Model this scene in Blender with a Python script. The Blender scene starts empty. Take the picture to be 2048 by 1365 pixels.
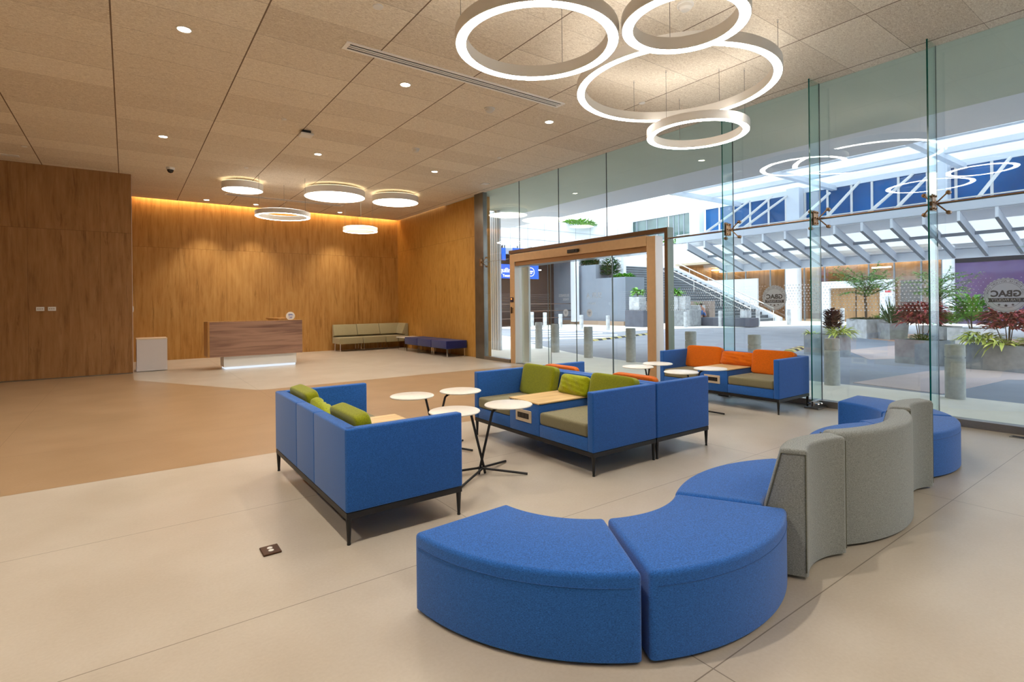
import bpy, bmesh, math, random
from mathutils import Vector, Matrix
PI = math.pi
random.seed(7)
SC = bpy.context.scene
C = SC.collection
ZC = 4.61          # ceiling height
XG = 8.03          # glass facade plane

# ------------------------------------------------------------------ camera
YAW, ROLL, FPX, CY, HC = .629, -.0108, 1061.0, 609.5, 1.5
fw = Vector((math.sin(YAW), math.cos(YAW), 0)); r0 = Vector((math.cos(YAW), -math.sin(YAW), 0)); u0 = Vector((0, 0, 1))
rt = r0*math.cos(ROLL)+u0*math.sin(ROLL); up = u0*math.cos(ROLL)-r0*math.sin(ROLL)
cam_d = bpy.data.cameras.new('camera'); cam = bpy.data.objects.new('camera', cam_d); C.objects.link(cam)
m = Matrix.Identity(4)
for i in range(3):
    m[i][0] = rt[i]; m[i][1] = up[i]; m[i][2] = -fw[i]
m[2][3] = HC
cam.matrix_world = m
cam_d.sensor_width = 36; cam_d.lens = FPX/2048*36; cam_d.shift_y = (CY-682.5)/2048; cam_d.clip_end = 400; cam_d.clip_start = .05
SC.camera = cam

def ray(x, y): return fw*FPX+rt*(x-1024)-up*(y-CY)
def onz(x, y, z): d = ray(x, y); return d*((z-HC)/d.z)+Vector((0, 0, HC))
def onx(x, y, X): d = ray(x, y); return d*(X/d.x)+Vector((0, 0, HC))
def ony(x, y, Y): d = ray(x, y); return d*(Y/d.y)+Vector((0, 0, HC))

# ------------------------------------------------------------------ materials
MATS = {}
def new_mat(name):
    mt = bpy.data.materials.new(name); mt.use_nodes = True
    nt = mt.node_tree; b = nt.nodes['Principled BSDF']
    return mt, nt, b
def srgb(r, g, b):
    f = lambda c: (c/255/12.92) if c/255 <= .04045 else ((c/255+.055)/1.055)**2.4
    return (f(r), f(g), f(b), 1)
def mat(name, col, rough=.5, metal=0., spec=.5, var=0., scale=8., bump=0., stretch=(1, 1, 1)):
    """plain surface with a little procedural variation"""
    if name in MATS: return MATS[name]
    mt, nt, b = new_mat(name)
    c = srgb(*col); b.inputs['Base Color'].default_value = c
    b.inputs['Roughness'].default_value = rough; b.inputs['Metallic'].default_value = metal
    b.inputs['Specular IOR Level'].default_value = spec
    if var or bump:
        tc = nt.nodes.new('ShaderNodeTexCoord'); mp = nt.nodes.new('ShaderNodeMapping'); mp.inputs['Scale'].default_value = stretch
        n = nt.nodes.new('ShaderNodeTexNoise'); n.inputs['Scale'].default_value = scale; n.inputs['Detail'].default_value = 6
        nt.links.new(tc.outputs['Object'], mp.inputs[0]); nt.links.new(mp.outputs[0], n.inputs['Vector'])
        if var:
            rp = nt.nodes.new('ShaderNodeValToRGB'); e = rp.color_ramp.elements
            e[0].position = .3; e[1].position = .7
            e[0].color = tuple(max(0, c[i]*(1-var)) for i in range(3))+(1,)
            e[1].color = tuple(min(1, c[i]*(1+var)) for i in range(3))+(1,)
            nt.links.new(n.outputs['Fac'], rp.inputs[0]); nt.links.new(rp.outputs[0], b.inputs['Base Color'])
        if bump:
            bp = nt.nodes.new('ShaderNodeBump'); bp.inputs['Strength'].default_value = bump; bp.inputs['Distance'].default_value = .01
            nt.links.new(n.outputs['Fac'], bp.inputs['Height']); nt.links.new(bp.outputs[0], b.inputs['Normal'])
    MATS[name] = mt
    return mt
def fabric(name, col, lo=.62, hi=1.5, scale=150.):
    if name in MATS: return MATS[name]
    mt, nt, b = new_mat(name); c = srgb(*col)
    tc = nt.nodes.new('ShaderNodeTexCoord'); mp = nt.nodes.new('ShaderNodeMapping'); mp.inputs['Scale'].default_value = (1, 1, 3)
    n = nt.nodes.new('ShaderNodeTexNoise'); n.inputs['Scale'].default_value = scale; n.inputs['Detail'].default_value = 4; n.inputs['Roughness'].default_value = .7
    rp = nt.nodes.new('ShaderNodeValToRGB'); e = rp.color_ramp.elements
    e[0].position = .36; e[1].position = .66
    e[0].color = tuple(c[i]*lo for i in range(3))+(1,); e[1].color = tuple(min(1, c[i]*hi) for i in range(3))+(1,)
    bp = nt.nodes.new('ShaderNodeBump'); bp.inputs['Strength'].default_value = .25; bp.inputs['Distance'].default_value = .003
    L = nt.links
    L.new(tc.outputs['Object'], mp.inputs[0]); L.new(mp.outputs[0], n.inputs['Vector']); L.new(n.outputs['Fac'], rp.inputs[0])
    L.new(rp.outputs[0], b.inputs['Base Color']); L.new(n.outputs['Fac'], bp.inputs['Height']); L.new(bp.outputs[0], b.inputs['Normal'])
    b.inputs['Roughness'].default_value = .92; b.inputs['Specular IOR Level'].default_value = .15
    b.inputs['Sheen Weight'].default_value = .25; b.inputs['Sheen Roughness'].default_value = .5
    MATS[name] = mt
    return mt
def emit(name, col, strength):
    if name in MATS: return MATS[name]
    mt = bpy.data.materials.new(name); mt.use_nodes = True; nt = mt.node_tree; nt.nodes.clear()
    e = nt.nodes.new('ShaderNodeEmission'); o = nt.nodes.new('ShaderNodeOutputMaterial')
    e.inputs[0].default_value = (*col, 1); e.inputs[1].default_value = strength
    nt.links.new(e.outputs[0], o.inputs[0]); MATS[name] = mt
    return mt
def glass(name, tint=(.93, .975, .965), f0=.045, refl=1.0):
    if name in MATS: return MATS[name]
    mt = bpy.data.materials.new(name); mt.use_nodes = True; nt = mt.node_tree; nt.nodes.clear(); L = nt.links; N = nt.nodes.new
    o = N('ShaderNodeOutputMaterial'); mx = N('ShaderNodeMixShader'); tr = N('ShaderNodeBsdfTransparent'); gl = N('ShaderNodeBsdfGlossy')
    tr.inputs[0].default_value = (*tint, 1); gl.inputs['Roughness'].default_value = 0; gl.inputs[0].default_value = (refl, refl, refl, 1)
    lw = N('ShaderNodeLayerWeight'); lw.inputs[0].default_value = .5
    p = N('ShaderNodeMath'); p.operation = 'POWER'; p.inputs[1].default_value = 5
    ma = N('ShaderNodeMath'); ma.operation = 'MULTIPLY_ADD'; ma.inputs[1].default_value = 1-f0; ma.inputs[2].default_value = f0
    L.new(lw.outputs['Facing'], p.inputs[0]); L.new(p.outputs[0], ma.inputs[0]); L.new(ma.outputs[0], mx.inputs[0])
    L.new(tr.outputs[0], mx.inputs[1]); L.new(gl.outputs[0], mx.inputs[2]); L.new(mx.outputs[0], o.inputs[0])
    MATS[name] = mt
    return mt
def frost(name, col, alpha, tr_mix=.5):
    if name in MATS: return MATS[name]
    mt = bpy.data.materials.new(name); mt.use_nodes = True; nt = mt.node_tree; nt.nodes.clear(); L = nt.links; N = nt.nodes.new
    o = N('ShaderNodeOutputMaterial'); mx = N('ShaderNodeMixShader'); tr = N('ShaderNodeBsdfTransparent'); df = N('ShaderNodeBsdfDiffuse'); tl = N('ShaderNodeBsdfTranslucent'); m2 = N('ShaderNodeMixShader')
    df.inputs[0].default_value = srgb(*col); tl.inputs[0].default_value = srgb(*col)
    mx.inputs[0].default_value = alpha; m2.inputs[0].default_value = tr_mix
    L.new(df.outputs[0], m2.inputs[1]); L.new(tl.outputs[0], m2.inputs[2]); L.new(tr.outputs[0], mx.inputs[1]); L.new(m2.outputs[0], mx.inputs[2]); L.new(mx.outputs[0], o.inputs[0])
    MATS[name] = mt
    return mt
def leafmat(name, c1, c2, c3=None, scale=14.):
    if name in MATS: return MATS[name]
    mt, nt, b = new_mat(name); L = nt.links
    tc = nt.nodes.new('ShaderNodeTexCoord'); n = nt.nodes.new('ShaderNodeTexNoise'); n.inputs['Scale'].default_value = scale; n.inputs['Detail'].default_value = 3
    rp = nt.nodes.new('ShaderNodeValToRGB'); e = rp.color_ramp.elements
    e[0].position = .35; e[1].position = .65; e[0].color = srgb(*c1); e[1].color = srgb(*c2)
    if c3:
        q = e.new(.70); q.color = srgb(*c3)
    L.new(tc.outputs['Object'], n.inputs['Vector']); L.new(n.outputs['Fac'], rp.inputs[0]); L.new(rp.outputs[0], b.inputs['Base Color'])
    b.inputs['Roughness'].default_value = .5
    MATS[name] = mt
    return mt
def M_(nt, op, a, b=None, c=None):
    n = nt.nodes.new('ShaderNodeMath'); n.operation = op
    for i, v in enumerate((a, b, c)):
        if v is None: continue
        if isinstance(v, (int, float)): n.inputs[i].default_value = v
        else: nt.links.new(v, n.inputs[i])
    return n.outputs[0]
def wood_wall(name, dark, mid, light, panel=1.22, joint_z=3.25, sc=1.0):
    """vertical-grain laminate panels (object coordinates = world)"""
    if name in MATS: return MATS[name]
    mt, nt, b = new_mat(name); L = nt.links; N = nt.nodes.new
    tc = N('ShaderNodeTexCoord'); sp = N('ShaderNodeSeparateXYZ'); L.new(tc.outputs['Object'], sp.inputs[0])
    h = M_(nt, 'ADD', sp.outputs[0], sp.outputs[1])                 # runs along either wall direction
    pid = M_(nt, 'FLOOR', M_(nt, 'DIVIDE', h, panel)); zid = M_(nt, 'GREATER_THAN', sp.outputs[2], joint_z)
    off = M_(nt, 'ADD', M_(nt, 'MULTIPLY', pid, 7.31), M_(nt, 'MULTIPLY', zid, 3.7))
    cb = N('ShaderNodeCombineXYZ'); L.new(M_(nt, 'MULTIPLY', h, 1.0), cb.inputs[0]); L.new(off, cb.inputs[1]); L.new(M_(nt, 'MULTIPLY', sp.outputs[2], .09), cb.inputs[2])
    n1 = N('ShaderNodeTexNoise'); n1.inputs['Scale'].default_value = 14*sc; n1.inputs['Detail'].default_value = 8; n1.inputs['Roughness'].default_value = .62; n1.inputs['Distortion'].default_value = .35
    L.new(cb.outputs[0], n1.inputs['Vector'])
    cb2 = N('ShaderNodeCombineXYZ'); L.new(h, cb2.inputs[0]); L.new(off, cb2.inputs[1]); L.new(M_(nt, 'MULTIPLY', sp.outputs[2], .3), cb2.inputs[2])
    n2 = N('ShaderNodeTexNoise'); n2.inputs['Scale'].default_value = 3.2*sc; n2.inputs['Detail'].default_value = 5; n2.inputs['Distortion'].default_value = 1.2
    L.new(cb2.outputs[0], n2.inputs['Vector'])
    wn = N('ShaderNodeTexWhiteNoise'); wn.noise_dimensions = '1D'; L.new(M_(nt, 'ADD', pid, M_(nt, 'MULTIPLY', zid, 31.0)), wn.inputs['W'])
    f = M_(nt, 'ADD', M_(nt, 'MULTIPLY', n1.outputs['Fac'], .75), M_(nt, 'ADD', M_(nt, 'MULTIPLY', n2.outputs['Fac'], .35), M_(nt, 'MULTIPLY', wn.outputs['Value'], .05)))
    rp = N('ShaderNodeValToRGB'); e = rp.color_ramp.elements; e[0].position = .36; e[0].color = srgb(*dark); e[1].position = .76; e[1].color = srgb(*light)
    q = e.new(.52); q.color = srgb(*mid); L.new(f, rp.inputs[0])
    # narrow darker cracks in the grain
    n3 = N('ShaderNodeTexNoise'); n3.inputs['Scale'].default_value = 5.5*sc; n3.inputs['Detail'].default_value = 9; n3.inputs['Roughness'].default_value = .7; n3.inputs['Distortion'].default_value = .8; L.new(cb.outputs[0], n3.inputs['Vector'])
    cr = N('ShaderNodeValToRGB'); ce = cr.color_ramp.elements; ce[0].position = .33; ce[0].color = (.66, .62, .58, 1); ce[1].position = .42; ce[1].color = (1, 1, 1, 1); L.new(n3.outputs['Fac'], cr.inputs[0])
    mx = N('ShaderNodeMixRGB'); mx.blend_type = 'MULTIPLY'; mx.inputs[0].default_value = 1; L.new(rp.outputs[0], mx.inputs[1]); L.new(cr.outputs[0], mx.inputs[2])
    # joints
    fr = M_(nt, 'SUBTRACT', M_(nt, 'DIVIDE', h, panel), pid); jv = M_(nt, 'LESS_THAN', fr, .005)
    jz = M_(nt, 'LESS_THAN', M_(nt, 'ABSOLUTE', M_(nt, 'SUBTRACT', sp.outputs[2], joint_z)), .004)
    j = M_(nt, 'MULTIPLY', M_(nt, 'MAXIMUM', jv, jz), .45)
    m2 = N('ShaderNodeMixRGB'); m2.inputs[2].default_value = srgb(50, 30, 15); L.new(j, m2.inputs[0]); L.new(mx.outputs[0], m2.inputs[1])
    L.new(m2.outputs[0], b.inputs['Base Color']); b.inputs['Roughness'].default_value = .5; b.inputs['Specular IOR Level'].default_value = .3
    MATS[name] = mt
    return mt
def wood_simple(name, dark, light, axis=0, sc=1.0, rough=.4):
    if name in MATS: return MATS[name]
    mt, nt, b = new_mat(name); L = nt.links; N = nt.nodes.new
    tc = N('ShaderNodeTexCoord'); mp = N('ShaderNodeMapping'); s = [14*sc]*3; s[axis] = .9*sc; mp.inputs['Scale'].default_value = s
    n = N('ShaderNodeTexNoise'); n.inputs['Scale'].default_value = 1.; n.inputs['Detail'].default_value = 7; n.inputs['Distortion'].default_value = .6
    rp = N('ShaderNodeValToRGB'); e = rp.color_ramp.elements; e[0].position = .33; e[0].color = srgb(*dark); e[1].position = .62; e[1].color = srgb(*light)
    L.new(tc.outputs['Object'], mp.inputs[0]); L.new(mp.outputs[0], n.inputs['Vector']); L.new(n.outputs['Fac'], rp.inputs[0]); L.new(rp.outputs[0], b.inputs['Base Color'])
    b.inputs['Roughness'].default_value = rough
    MATS[name] = mt
    return mt
def ceiling_mat():
    mt, nt, b = new_mat('wood_wool_ceiling'); L = nt.links; N = nt.nodes.new
    tc = N('ShaderNodeTexCoord'); sp = N('ShaderNodeSeparateXYZ'); L.new(tc.outputs['Object'], sp.inputs[0])
    px = M_(nt, 'DIVIDE', M_(nt, 'ADD', sp.outputs[0], 1.43), 1.323); py = M_(nt, 'DIVIDE', M_(nt, 'SUBTRACT', sp.outputs[1], 5.85), .695)
    ix = M_(nt, 'FLOOR', px); iy = M_(nt, 'FLOOR', py); cb = N('ShaderNodeCombineXYZ'); L.new(ix, cb.inputs[0]); L.new(iy, cb.inputs[1])
    wn = N('ShaderNodeTexWhiteNoise'); wn.noise_dimensions = '2D'; L.new(cb.outputs[0], wn.inputs['Vector'])
    mp = N('ShaderNodeMapping'); mp.inputs['Scale'].default_value = (28, 75, 30); L.new(tc.outputs['Object'], mp.inputs[0])
    n1 = N('ShaderNodeTexNoise'); n1.inputs['Scale'].default_value = 1.; n1.inputs['Detail'].default_value = 5; n1.inputs['Roughness'].default_value = .75; n1.inputs['Distortion'].default_value = 1.5; L.new(mp.outputs[0], n1.inputs['Vector'])
    f = M_(nt, 'ADD', M_(nt, 'MULTIPLY', n1.outputs['Fac'], .92), M_(nt, 'MULTIPLY', wn.outputs['Value'], .08))
    rp = N('ShaderNodeValToRGB'); e = rp.color_ramp.elements; e[0].position = .30; e[0].color = srgb(182, 164, 142); e[1].position = .64; e[1].color = srgb(250, 242, 226); L.new(f, rp.inputs[0])
    fx = M_(nt, 'SUBTRACT', px, ix); fy = M_(nt, 'SUBTRACT', py, iy)
    jx = M_(nt, 'LESS_THAN', M_(nt, 'ABSOLUTE', M_(nt, 'SUBTRACT', M_(nt, 'FRACT', M_(nt, 'ADD', px, .5)), .5)), .0060)
    jy = M_(nt, 'MULTIPLY', M_(nt, 'LESS_THAN', fy, .008), M_(nt, 'ADD', .25, M_(nt, 'MULTIPLY', wn.outputs['Value'], .5)))
    j = M_(nt, 'MAXIMUM', M_(nt, 'MULTIPLY', jx, .85), jy)
    m2 = N('ShaderNodeMixRGB'); m2.inputs[2].default_value = srgb(90, 60, 35); L.new(j, m2.inputs[0]); L.new(rp.outputs[0], m2.inputs[1])
    L.new(m2.outputs[0], b.inputs['Base Color']); b.inputs['Roughness'].default_value = .9; b.inputs['Specular IOR Level'].default_value = .1
    bp = N('ShaderNodeBump'); bp.inputs['Strength'].default_value = .35; bp.inputs['Distance'].default_value = .006; L.new(n1.outputs['Fac'], bp.inputs['Height']); L.new(bp.outputs[0], b.inputs['Normal'])
    return mt
def floor_mat(name, c1, c2, jc, rough):
    mt, nt, b = new_mat(name); L = nt.links; N = nt.nodes.new
    tc = N('ShaderNodeTexCoord'); sp = N('ShaderNodeSeparateXYZ'); L.new(tc.outputs['Object'], sp.inputs[0])
    px = M_(nt, 'DIVIDE', M_(nt, 'SUBTRACT', sp.outputs[0], 1.93), 3.06); py = M_(nt, 'DIVIDE', M_(nt, 'SUBTRACT', sp.outputs[1], 1.28), 1.53)
    jx = M_(nt, 'LESS_THAN', M_(nt, 'ABSOLUTE', M_(nt, 'SUBTRACT', M_(nt, 'FRACT', M_(nt, 'ADD', px, .5)), .5)), .0009)
    jy = M_(nt, 'LESS_THAN', M_(nt, 'ABSOLUTE', M_(nt, 'SUBTRACT', M_(nt, 'FRACT', M_(nt, 'ADD', py, .5)), .5)), .0018)
    n1 = N('ShaderNodeTexNoise'); n1.inputs['Scale'].default_value = 1.6; n1.inputs['Detail'].default_value = 8; L.new(tc.outputs['Object'], n1.inputs['Vector'])
    n2 = N('ShaderNodeTexNoise'); n2.inputs['Scale'].default_value = 60; n2.inputs['Detail'].default_value = 4; L.new(tc.outputs['Object'], n2.inputs['Vector'])
    f = M_(nt, 'ADD', M_(nt, 'MULTIPLY', n1.outputs['Fac'], .7), M_(nt, 'MULTIPLY', n2.outputs['Fac'], .3))
    rp = N('ShaderNodeValToRGB'); e = rp.color_ramp.elements; e[0].position = .35; e[0].color = srgb(*c1); e[1].position = .65; e[1].color = srgb(*c2); L.new(f, rp.inputs[0])
    m2 = N('ShaderNodeMixRGB'); m2.inputs[2].default_value = srgb(*jc); L.new(M_(nt, 'MULTIPLY', M_(nt, 'MAXIMUM', jx, jy), .8), m2.inputs[0]); L.new(rp.outputs[0], m2.inputs[1])
    L.new(m2.outputs[0], b.inputs['Base Color']); b.inputs['Roughness'].default_value = rough; b.inputs['Specular IOR Level'].default_value = .45
    return mt

# ------------------------------------------------------------------ mesh helpers
def obj(name, bm, material, parent=None, smooth=None, mats=None):
    me = bpy.data.meshes.new(name); bm.normal_update(); bm.to_mesh(me); bm.free()
    for mm in ([material] if mats is None else mats): me.materials.append(mm)
    if smooth is not None:
        for p in me.polygons: p.use_smooth = True
        me.set_sharp_from_angle(angle=math.radians(smooth))
    o = bpy.data.objects.new(name, me); C.objects.link(o)
    if parent is not None: o.parent = parent
    return o
def tag(o, label, cat, group=None, kind=None):
    o['label'] = label; o['category'] = cat
    if group: o['group'] = group
    if kind: o['kind'] = kind
    return o
def struct(o, label=None):
    o['kind'] = 'structure'
    if label: o['label'] = label
    return o
def thing(name, label, cat, loc=(0, 0, 0), rz=0, group=None):
    o = bpy.data.objects.new(name, None); C.objects.link(o); o.location = loc; o.rotation_euler = (0, 0, rz); o.empty_display_size = .2
    return tag(o, label, cat, group)
def dup(root, loc, rz, label, group=None, cat=None):
    r = root.copy(); C.objects.link(r); r.location = loc; r.rotation_euler = (0, 0, rz); r['label'] = label
    if group: r['group'] = group
    if cat: r['category'] = cat
    for ch in list(root.children):
        c = ch.copy(); C.objects.link(c); c.parent = r
        for g in ch.children:
            d = g.copy(); C.objects.link(d); d.parent = c
    return r
def BM(): return bmesh.new()
def box(bm, x0, x1, y0, y1, z0, z1, mi=0):
    vs = [bm.verts.new((x, y, z)) for x in (x0, x1) for y in (y0, y1) for z in (z0, z1)]
    for q in ((0, 1, 3, 2), (4, 6, 7, 5), (0, 4, 5, 1), (2, 3, 7, 6), (0, 2, 6, 4), (1, 5, 7, 3)):
        f = bm.faces.new([vs[i] for i in q]); f.material_index = mi
    return vs
def boxbm(*a):
    bm = BM(); box(bm, *a); return bm
def bevel(bm, w, seg=2, ang=40):
    es = [e for e in bm.edges if len(e.link_faces) == 2 and e.calc_face_angle(0) > math.radians(ang)]
    bmesh.ops.bevel(bm, geom=es, offset=w, segments=seg, profile=.6, affect='EDGES', clamp_overlap=True)
    return bm
def rbox(x0, x1, y0, y1, z0, z1, r=.01, seg=2):
    bm = boxbm(x0, x1, y0, y1, z0, z1); bmesh.ops.recalc_face_normals(bm, faces=bm.faces); return bevel(bm, r, seg)
def poly_prism(bm, pts, z0, z1, mi=0):
    a = [bm.verts.new((p[0], p[1], z0)) for p in pts]; b = [bm.verts.new((p[0], p[1], z1)) for p in pts]
    bm.faces.new(a[::-1]).material_index = mi; bm.faces.new(b).material_index = mi
    n = len(pts)
    for i in range(n):
        bm.faces.new((a[i], a[(i+1) % n], b[(i+1) % n], b[i])).material_index = mi
def prism_dir(bm, pts, vec):
    """extrude an arbitrary planar outline (3d pts) by vec"""
    vec = Vector(vec); a = [bm.verts.new(p) for p in pts]; b = [bm.verts.new(Vector(p)+vec) for p in pts]
    bm.faces.new(a); bm.faces.new(b[::-1]); n = len(pts)
    for i in range(n): bm.faces.new((a[(i+1) % n], a[i], b[i], b[(i+1) % n]))
    bmesh.ops.recalc_face_normals(bm, faces=bm.faces)
def frame_of(d):
    d = d.normalized(); a = Vector((0, 0, 1)) if abs(d.z) < .95 else Vector((1, 0, 0)); u = d.cross(a).normalized(); return u, d.cross(u).normalized()
def tube(bm, pts, r, seg=10, caps=True, r1=None):
    pts = [Vector(p) for p in pts]; n = len(pts); rings = []
    for i, p in enumerate(pts):
        d = (pts[min(i+1, n-1)]-pts[max(i-1, 0)]); u, v = frame_of(d)
        if rings:
            # keep frames aligned
            pu = rings[-1][1]; u = (pu-d.normalized()*pu.dot(d.normalized())).normalized(); v = d.normalized().cross(u)
        rr = r if r1 is None else r+(r1-r)*i/(n-1)
        rings.append(([bm.verts.new(p+(u*math.cos(2*PI*k/seg)+v*math.sin(2*PI*k/seg))*rr) for k in range(seg)], u))
    for a, b in zip(rings[:-1], rings[1:]):
        for k in range(seg): bm.faces.new((a[0][k], a[0][(k+1) % seg], b[0][(k+1) % seg], b[0][k]))
    if caps:
        bm.faces.new(rings[0][0][::-1]); bm.faces.new(rings[-1][0])
    return bm
def cyl(bm, x, y, z0, z1, r, seg=24, r1=None, mi=0):
    r1 = r if r1 is None else r1
    a = [bm.verts.new((x+r*math.cos(2*PI*k/seg), y+r*math.sin(2*PI*k/seg), z0)) for k in range(seg)]
    b = [bm.verts.new((x+r1*math.cos(2*PI*k/seg), y+r1*math.sin(2*PI*k/seg), z1)) for k in range(seg)]
    for k in range(seg): bm.faces.new((a[k], a[(k+1) % seg], b[(k+1) % seg], b[k])).material_index = mi
    bm.faces.new(a[::-1]).material_index = mi; bm.faces.new(b).material_index = mi
    return bm
def lathe(bm, prof, seg=32, cx=0, cy=0, a0=0, a1=2*PI, closed_prof=False):
    full = abs(a1-a0-2*PI) < 1e-6; n = seg if full else seg+1
    rings = [[bm.verts.new((cx+r*math.cos(a0+(a1-a0)*i/seg), cy+r*math.sin(a0+(a1-a0)*i/seg), z)) for r, z in prof] for i in range(n)]
    m = len(prof)
    for i in range(seg):
        A = rings[i]; B = rings[(i+1) % n]
        for k in range(m if closed_prof else m-1): bm.faces.new((A[k], B[k], B[(k+1) % m], A[(k+1) % m]))
    if closed_prof and not full:
        bm.faces.new(rings[0]); bm.faces.new(rings[-1][::-1])
    bmesh.ops.recalc_face_normals(bm, faces=bm.faces)
    return bm
def text_mesh(body, size, align='CENTER', mirror=False, bold=0.0, spacing=1.0):
    cu = bpy.data.curves.new('lettering', 'FONT'); cu.body = body; cu.size = size; cu.align_x = align; cu.align_y = 'CENTER'; cu.offset = bold; cu.space_character = spacing; cu.resolution_u = 3
    o = bpy.data.objects.new('lettering', cu); C.objects.link(o); dg = bpy.context.evaluated_depsgraph_get()
    me = bpy.data.meshes.new_from_object(o.evaluated_get(dg)); bpy.data.objects.remove(o); bpy.data.curves.remove(cu)
    bm = BM(); bm.from_mesh(me); bpy.data.meshes.remove(me)
    if mirror:
        for v in bm.verts: v.co.x = -v.co.x
    return bm
def xform(bm, mtx): bmesh.ops.transform(bm, matrix=mtx, verts=bm.verts); return bm
def facing(origin, right, upv):
    """matrix: local x -> right, local y -> up"""
    r = Vector(right).normalized(); u = Vector(upv).normalized(); n = r.cross(u); M = Matrix.Identity(4)
    for i in range(3): M[i][0], M[i][1], M[i][2], M[i][3] = r[i], u[i], n[i], origin[i]
    return M
def join_bm(dst, src):
    me = bpy.data.meshes.new('tmp'); src.to_mesh(me); src.free(); dst.from_mesh(me); bpy.data.meshes.remove(me)

# ------------------------------------------------------------------ shared materials
BLUE = fabric('blue_wool', (40, 97, 176)); NAVY = fabric('navy_fabric', (36, 40, 98)); SAGE = fabric('sage_wool', (134, 140, 140)); KHAKI = fabric('khaki_wool', (126, 120, 92))
GREENF = fabric('olive_green_fabric', (132, 138, 14)); LIME = fabric('lime_fabric', (150, 158, 10)); ORANGEF = fabric('orange_fabric', (204, 98, 0)); PALE = fabric('pale_green_grey_fabric', (158, 150, 118))
BLACK = mat('black_powder_coat', (22, 22, 26), .45); DARKM = mat('dark_metal', (40, 38, 38), .4, .6)
WHITE = mat('white_paint', (228, 226, 222), .5); LAMIN = mat('white_laminate_top', (232, 228, 220), .3, var=.03, scale=20)
OAK = wood_simple('oak_console_top', (196, 160, 108), (226, 194, 142), axis=0, sc=1.5); CHROME = mat('chrome', (220, 220, 222), .12, 1.)
STEEL = mat('brushed_steel', (150, 148, 144), .32, 1., var=.08, scale=30, stretch=(1, 1, 12)); BRONZE = mat('dark_bronze_steel', (158, 122, 88), .35, .9)
PUTTY = mat('beige_plastic', (206, 190, 166), .5); GLOW = emit('ring_diffuser', (1, .95, .88), 12.); DGLOW = emit('disc_diffuser', (1, .90, .74), 5.)
ALU = mat('champagne_aluminium', (205, 172, 132), .38, .35, var=.04, scale=12); ALUW = mat('pale_aluminium', (222, 216, 206), .4, .2)
CONC = mat('concrete', (158, 163, 168), .85, var=.22, scale=5, bump=.3); CONCL = mat('light_concrete', (200, 204, 208), .85, var=.25, scale=4, bump=.3); CONCB = mat('bollard_concrete', (182, 186, 184), .85, var=.12, scale=14, bump=.3)
EXTW = mat('exterior_white', (226, 233, 242), .6, var=.02, scale=2); EXTG = mat('exterior_grey', (150, 160, 172), .7, var=.05, scale=1.5)
GLASS = glass('facade_glass', (.945, .98, .972), .05); FING = glass('fin_glass', (.84, .94, .925), .03); EDGEG = mat('green_glass_edge', (0, 88, 80), .15)
DECAL = frost('frosted_vinyl', (226, 230, 234), .62); DOTM = frost('dot_vinyl', (236, 238, 242), .78)

# ================================================================== ROOM SHELL
XL, YF, YB, YL, XR = -7.0, -5.0, 18.25, 15.1, 8.1
FB = floor_mat('beige_porcelain_floor', (178, 167, 152), (191, 182, 169), (104, 92, 78), .30)
FD = floor_mat('brown_porcelain_floor', (154, 128, 98), (168, 142, 112), (120, 94, 66), .30)
bm = BM()
def face(bm, pts, mi=0, z=0.):
    f = bm.faces.new([bm.verts.new((p[0], p[1], z)) for p in pts]); f.material_index = mi
face(bm, [(XL, YF), (8.1, YF), (8.1, 5.87), (XL, 5.87)])
face(bm, [(XL, 5.87), (8.1, 5.87), (8.1, 10.46), (1.93, 10.46), (.12, 13.65), (.12, 15.2), (XL, 15.2)], 1)
face(bm, [(1.93, 10.46), (8.1, 10.46), (8.1, 12.72), (8.45, 12.72), (8.45, YB+.3), (.12, YB+.3), (.12, 13.65)])
bmesh.ops.recalc_face_normals(bm, faces=bm.faces)
for f in bm.faces:
    if f.normal.z < 0: f.normal_flip()
struct(obj('floor', bm, FB, mats=[FB, FD]), 'beige porcelain floor with a broad brown band')
CM = ceiling_mat()
struct(obj('ceiling', boxbm(XL, XG+.02, YF, 18.06, ZC, ZC+.06), CM), 'wood wool panel ceiling with thin dark joints')
struct(obj('trim_1', boxbm(.12, XR, 18.06, YB+.1, ZC+.26, ZC+.3), WHITE), 'lid over the light cove')
struct(obj('trim_2', boxbm(.12, XR, 18.06, 18.08, ZC+.06, ZC+.26), WHITE), 'inner face of the light cove')
WOODB = wood_wall('wood_back_wall', (150, 104, 50), (176, 128, 66), (194, 148, 84), joint_z=3.25)
WOODL = wood_wall('wood_left_wall', (126, 90, 52), (152, 110, 67), (170, 128, 84), joint_z=3.24)
WOODR = wood_wall('wood_right_wall', (150, 104, 44), (176, 128, 60), (192, 146, 78), joint_z=3.47, sc=2.6)
struct(obj('wall_back', boxbm(.1, 8.5, YB, YB+.15, 0, ZC+.3), WOODB), 'wood panelled wall behind the reception desk')
struct(obj('wall_left', boxbm(XL, .12, YL, YB+.1, .02, ZC+.2), WOODL), 'darker wood panelled wall on the left')
struct(obj('trim_3', boxbm(.12, .127, YL, YL+.012, 0, ZC), ALUW), 'pale edge strip of the left wood wall')
struct(obj('baseboard_left', boxbm(XL, .12, YL-.006, YL+.004, 0, .02), STEEL), 'thin metal baseboard of the left wood wall')
struct(obj('wall_right', boxbm(XR, XR+.4, 12.72, YB, 0, ZC+.2), WOODR), 'wood panelled wall ending at the glass')
struct(obj('wall_side', boxbm(XL-.1, XL, YF, YB, 0, ZC+.1), mat('warm_plaster', (214, 196, 172), .8, var=.03)), 'plain wall far left')
struct(obj('wall_front', boxbm(XL, XG, YF-.1, YF, 0, ZC+.1), mat('warm_plaster', (214, 196, 172))), 'plain wall behind the viewer')
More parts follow.
